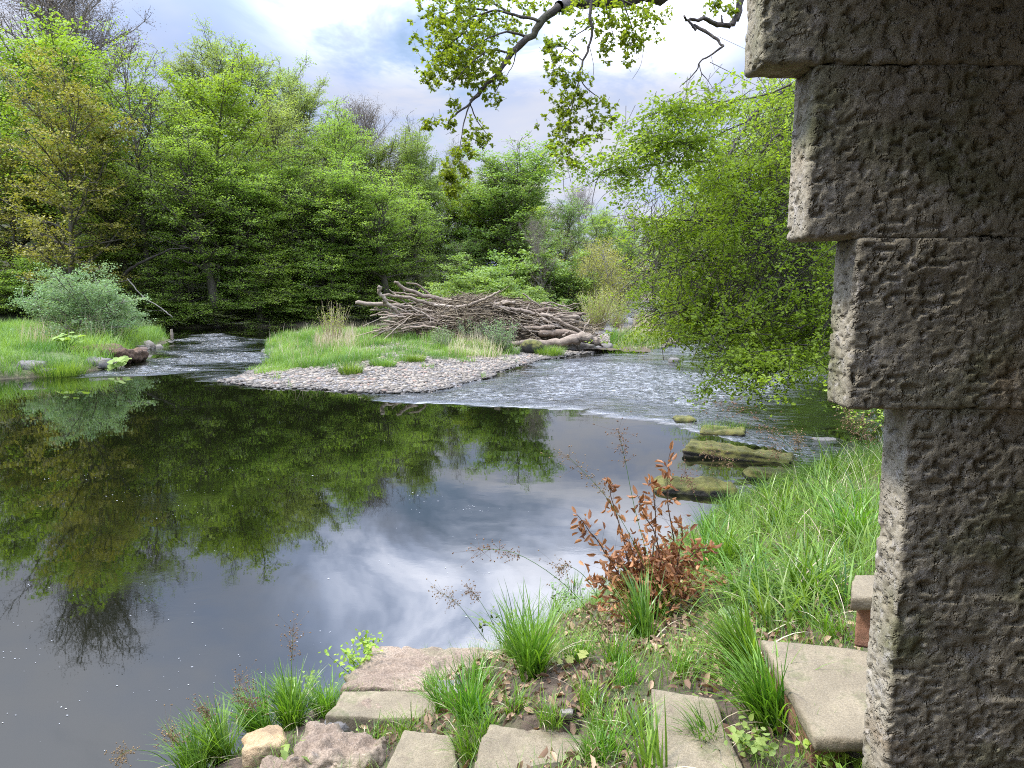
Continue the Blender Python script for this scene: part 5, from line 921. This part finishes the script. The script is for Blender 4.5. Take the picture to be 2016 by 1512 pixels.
BR = [([(1100, 12), (1062, 42), (1045, 75), (1005, 105), (985, 140), (960, 165), (935, 195), (925, 205)], (9.2, 8.8), .05, .016), ([(925, 205), (895, 225), (883, 240), (875, 255)], (8.8, 8.8), .013, .004), ([(925, 205), (915, 235), (908, 270), (905, 300)], (8.8, 8.7), .010, .003), ([(925, 205), (940, 240), (962, 268)], (8.8, 8.9), .008, .003),
      ([(985, 140), (984, 165), (965, 200)], (9, 9), .009, .003), ([(1018, 95), (1010, 130), (995, 152)], (9, 9), .008, .003), ([(1062, 42), (1020, 30), (975, 20), (935, 30), (900, 50)], (9.1, 9.5), .02, .005), ([(1045, 75), (1000, 60), (960, 75), (915, 100)], (9.1, 8.7), .016, .005), ([(1005, 105), (960, 95), (920, 130), (890, 165)], (9, 8.6), .014, .004), ([(960, 20), (900, 15), (860, 40)], (9.5, 9.6), .012, .004), ([(1010, 30), (930, -20), (860, -10)], (9.3, 9.8), .014, .004), ([(920, 60), (880, 90), (850, 130)], (9.1, 9), .01, .003),
      ([(1165, 2), (1160, 30), (1166, 60), (1160, 95), (1145, 125), (1141, 155)], (9.0, 8.8), .022, .009), ([(1141, 155), (1155, 175), (1180, 192), (1192, 212)], (8.8, 8.8), .007, .003), ([(1141, 155), (1130, 190), (1122, 230), (1118, 270), (1112, 300)], (8.8, 8.6), .008, .003), ([(1148, 120), (1110, 90), (1075, 95)], (8.9, 8.8), .007, .003), ([(1130, 190), (1105, 240), (1100, 290), (1120, 330)], (8.7, 8.5), .006, .003), ([(1166, 50), (1130, 70), (1100, 110), (1085, 145)], (8.9, 8.7), .008, .003), ([(1160, 90), (1170, 130), (1165, 170)], (8.8, 8.8), .004, .002),
      ([(1225, 0), (1240, 40), (1250, 75), (1235, 100)], (9.1, 9.0), .009, .003), ([(1225, 0), (1270, 20), (1300, 35)], (9.1, 9), .009, .003), ([(1190, 0), (1200, 40), (1210, 80)], (9.1, 9.2), .008, .003), ([(1265, 40), (1268, 90), (1262, 130), (1245, 156)], (9, 9), .003, .002),
      ([(1470, -60), (1458, -10), (1455, 30), (1440, 52), (1410, 46), (1378, 34), (1355, 40), (1348, 34)], (9.6, 9.2), .05, .014), ([(1365, 50), (1392, 62), (1412, 80), (1425, 90)], (9.3, 9.1), .022, .014), ([(1425, 90), (1400, 108), (1378, 120), (1372, 140), (1345, 165), (1338, 172)], (9.1, 9), .013, .003), ([(1376, 125), (1382, 150), (1370, 168)], (9, 9), .006, .003), ([(1382, 145), (1395, 160), (1405, 178)], (9, 9), .005, .002), ([(1355, 40), (1370, 60)], (9.2, 9.2), .016, .014), ([(1422, 45), (1420, 30)], (9.3, 9.3), .012, .009), ([(1352, 160), (1352, 185), (1343, 215)], (9, 9), .002, .0015)]
LV = [0]*0
for i, (p_, Yy, a, b) in enumerate(BR): bough(wd, p_, Yy, a, b, 6, 600+i, .25)
# leafy twig lists: (px, py, spread px, n twigs, Y)
OL = [(870, 30, 38, 46, 9.4), (920, 20, 45, 60, 9.4), (965, 45, 42, 46, 9.2), (870, 90, 34, 44, 9.1), (915, 95, 42, 56, 9.1), (955, 115, 34, 36, 9.), (880, 140, 30, 38, 8.9), (920, 150, 26, 26, 8.9), (845, 150, 14, 10, 8.9), (1010, 20, 40, 30, 9.4), (1060, 10, 30, 18, 9.3), (960, 185, 18, 14, 8.9), (975, 150, 15, 10, 8.9), (905, 70, 60, 50, 9.6),
      (892, 208, 12, 8, 8.8), (885, 245, 14, 9, 8.8), (860, 240, 14, 7, 8.8), (940, 265, 20, 14, 8.8), (955, 280, 14, 8, 8.8), (905, 300, 18, 14, 8.7), (925, 285, 14, 8, 8.7), (880, 330, 14, 10, 8.6), (905, 330, 14, 8, 8.6), (838, 245, 10, 6, 8.8), (885, 350, 12, 16, 8.6), (890, 380, 16, 20, 8.6), (915, 345, 10, 6, 8.6),
      (1080, 95, 16, 14, 8.8), (1100, 110, 22, 18, 8.8), (1115, 145, 20, 16, 8.8), (1090, 155, 18, 14, 8.7), (1130, 175, 22, 18, 8.8), (1110, 210, 20, 20, 8.7), (1105, 250, 20, 20, 8.7), (1125, 235, 20, 14, 8.6), (1155, 200, 18, 14, 8.8), (1195, 205, 12, 8, 8.8), (1195, 235, 14, 10, 8.8), (1180, 255, 14, 8, 8.8), (1160, 240, 14, 8, 8.8), (1100, 290, 22, 18, 8.6), (1130, 320, 16, 10, 8.5), (1155, 270, 12, 6, 8.7), (1135, 280, 14, 8, 8.6),
      (1180, 20, 34, 34, 9.1), (1220, 40, 34, 34, 9.1), (1250, 70, 28, 30, 9.), (1240, 95, 18, 16, 9.), (1205, 70, 24, 18, 9.1), (1270, 25, 28, 24, 9.1), (1300, 35, 12, 8, 9), (1130, 35, 24, 16, 9.1), (1190, 100, 14, 8, 9), (1410, 10, 22, 14, 9.5), (1435, 25, 14, 8, 9.5), (1420, 0, 20, 10, 9.5)]
a0 = []; a1 = []
for px, py, sp, n, Y in OL:
    n = int(n*(1.5 if py < 170 and px < 1000 else 1.25)); sp *= 1.1
    c = A(px, py, Y); s = sp*Y/FPX; q = c+rng.normal(size=(n, 3))*np.array([s*.62, s*.9, s*.62]); d = nrm(rng.normal(size=(n, 3))*.6+np.array([0, 0, -.25])+nrm(q-c)*.6); a0.append(q-d*.11); a1.append(q)
a0 = np.concatenate(a0); a1 = np.concatenate(a1); tubes3(wd, a0, a1, .0022, .5); n = len(a1)*11; ix = np.repeat(np.arange(len(a1)), 11); dv = nrm(rng.normal(size=(n, 3))+nrm(a1-a0)[ix]*.8)
u = rng.uniform(.4, 1., (n, 1)); c = a0[ix]*(1-u)+a1[ix]*u; leaves(fol, c, rng.normal(size=(n, 3))*.6+[0, 0, .8], rng.uniform(.028, .054, n), np.clip(np.repeat(rng.rand(len(a1)), 11)*.7+rng.rand(n)*.35, 0, 1), rng, 'oak', along=dv, wid=1.2)
wd.build('bough', M['oakbark'], e, ob); fol.build('foliage', M['oak'], e, ob)
# ------------------------------------------------------------------ near beech on the right
rng = RS(97); tb = np.array([10.6, 15.0, 0.]); tb[2] = H(tb[0], tb[1])-.2; e = empty('beech_tree', tuple(tb), 'near beech behind the pillar sweeping bright drooping sprays over the river', 'tree'); wd = MB(); fol = MB()
tube(wd, curve(tb, (-.06, 0, 1), 15, 10, rng, .05, .06), np.linspace(.38, .08, 11), 10, .5)
RBR = [([(2100, 300), (1850, 180), (1640, 150), (1560, 165), (1490, 215), (1450, 270), (1420, 330), (1405, 370)], (15, 9.5), .06, .006), ([(2100, 400), (1800, 300), (1620, 290), (1560, 330), (1470, 330), (1420, 318), (1340, 320), (1270, 325), (1180, 340)], (15, 9.2), .05, .004), ([(2100, 500), (1800, 430), (1640, 440), (1540, 480), (1440, 500), (1340, 520), (1260, 540)], (15, 10), .05, .005),
       ([(2100, 650), (1800, 600), (1660, 560), (1620, 560), (1580, 575), (1545, 600), (1500, 640), (1450, 690), (1410, 740)], (15, 9.2), .05, .005), ([(2100, 640), (1760, 560), (1640, 545), (1590, 575), (1540, 572)], (15, 10), .045, .02), ([(1580, 560), (1480, 570), (1380, 600), (1300, 620), (1280, 590)], (11, 10.5), .02, .004), ([(1900, 700), (1700, 640), (1600, 640), (1530, 680), (1490, 740)], (14, 9.5), .03, .004),
       ([(1700, 250), (1590, 240), (1520, 270), (1480, 330), (1460, 400), (1430, 450)], (12, 10), .03, .004), ([(1700, 350), (1600, 380), (1520, 420), (1420, 440), (1320, 430), (1280, 440)], (12, 10.5), .025, .004), ([(1560, 165), (1500, 190), (1420, 200), (1350, 215), (1300, 220)], (10, 9.5), .014, .003), ([(1470, 240), (1400, 270), (1350, 285), (1290, 260)], (9.8, 9.2), .010, .003), ([(1640, 660), (1560, 690), (1500, 700)], (11, 9.5), .012, .003)]
CR = []
for i, (p_, Yy, a, b) in enumerate(RBR): CR.append(bough(wd, p_, Yy, a, b, 6, 700+i, .25))
A0, A1 = [], []
for Q in CR:
    for m in range(44):
        u = rng.uniform(.35, 1); p = np.array([np.interp(u, np.linspace(0, 1, len(Q)), Q[:, k]) for k in range(3)])
        t = nrm(Q[-1]-Q[len(Q)//3]); d = nrm(t*.7+rng.normal(size=3)*np.array([.5, .6, .3])+[0, 0, -.2]); L = rng.uniform(.3, 1.3)*(1.15-u*.6); c = curve(p, d, L, 4, rng, -.3, .3); tube(wd, c, np.linspace(.006, .002, 5), 3, .5)
        nn = int(5+L*7); s = rng.uniform(.1, 1, nn); q = np.stack([np.interp(s, np.linspace(0, 1, 5), c[:, k]) for k in range(3)], 1); A0.append(q); A1.append(q+(nrm(c[-1]-c[0])*.5+rng.normal(size=(nn, 3))*np.array([.7, .7, .35])+[0, 0, -.15])*rng.uniform(.1, .3, (nn, 1)))
# crown mass: drooping sprays
EL = [(1560, 260, 12.5, 110, 90, 300), (1500, 360, 12, 100, 90, 360), (1600, 400, 12, 100, 110, 420), (1400, 420, 12.5, 95, 60, 260), (1480, 480, 11.5, 120, 80, 420), (1330, 490, 13, 80, 60, 240), (1580, 560, 11.5, 110, 90, 420), (1420, 560, 11.5, 130, 70, 420), (1330, 590, 12, 70, 50, 200), (1500, 630, 11, 120, 60, 320), (1400, 650, 11, 90, 40, 190), (1600, 650, 11, 60, 45, 130), (1450, 710, 9.8, 70, 30, 90), (1560, 710, 10, 70, 30, 70), (1430, 340, 11, 60, 60, 90), (1350, 330, 10, 60, 30, 60), (1230, 325, 9.3, 60, 18, 46), (1140, 330, 9.2, 50, 14, 30), (1290, 270, 9.4, 50, 22, 36), (1330, 215, 9.4, 40, 14, 26), (1420, 200, 9.6, 60, 24, 46), (1250, 380, 9.8, 60, 25, 36), (1560, 190, 11, 70, 30, 110), (1250, 500, 13, 35, 50, 60), (1270, 440, 13, 40, 26, 50),
 (1760, 240, 13.5, 110, 110, 260), (1760, 420, 13, 110, 120, 260), (1760, 580, 13, 110, 80, 200), (1900, 160, 14.5, 130, 130, 260), (1920, 380, 14.5, 130, 130, 260), (1900, 560, 14, 120, 90, 180), (2060, 60, 15, 150, 130, 260), (2120, 300, 15.5, 150, 140, 260), (2180, 500, 15.5, 130, 90, 160), (1900, 0, 14, 150, 90, 180)]
for px, py, Y, sx_, sy_, n in EL:
    n = int(n*(1.1 if n > 100 else .8)); gx_ = rng.normal(size=(n, 3)); c0 = A(px, py, Y); q = c0+gx_*np.array([sx_*Y/FPX*.55, .9, sy_*Y/FPX*.55]); d = nrm(np.array([-.5, -.3, -.35])+rng.normal(size=(n, 3))*.5); L = rng.uniform(.15, .55, (n, 1))
    if Y > 10.6: tubes3(wd, q-d*L*1.4, q+d*L*.3, .006, .5)
    else: tubes3(wd, q-d*L*.9, q+d*L*.3, .003, .5)
    for u in (0, .35, .7): A0.append(q-d*L*u*.8); A1.append(q-d*L*u*.8+(rng.normal(size=(n, 3))*[.8, .8, .3]+[-.3, -.1, -.2])*.14)
a0 = np.concatenate(A0); a1 = np.concatenate(A1); k = (a1[:, 2] > .45) & (vn(a1, 1.05, 71) > .40); a0, a1 = a0[k], a1[k]; per = 7; n = len(a0)*per; ix = np.repeat(np.arange(len(a0)), per); u = rng.uniform(0, 1.1, (n, 1)); c = a0[ix]*(1-u)+a1[ix]*u+rng.normal(size=(n, 3))*.02
cl = np.repeat(vn(a1, 1.3, 5)*.6+rng.rand(len(a1))*.25, per)+rng.rand(n)*.2
leaves(fol, c, rng.normal(size=(n, 3))*.55+[0, -.15, .9], rng.uniform(.030, .058, n), np.clip(cl, 0, 1), rng, 'fold', along=nrm(a1-a0)[ix]+rng.normal(size=(n, 3))*.6)
wd.build('bough', M['oakbark'], e, tb); fol.build('foliage', M['rbeech'], e, tb)
print('leaf faces', sum(len(o.data.polygons) for o in bpy.data.objects if o.type == 'MESH'))
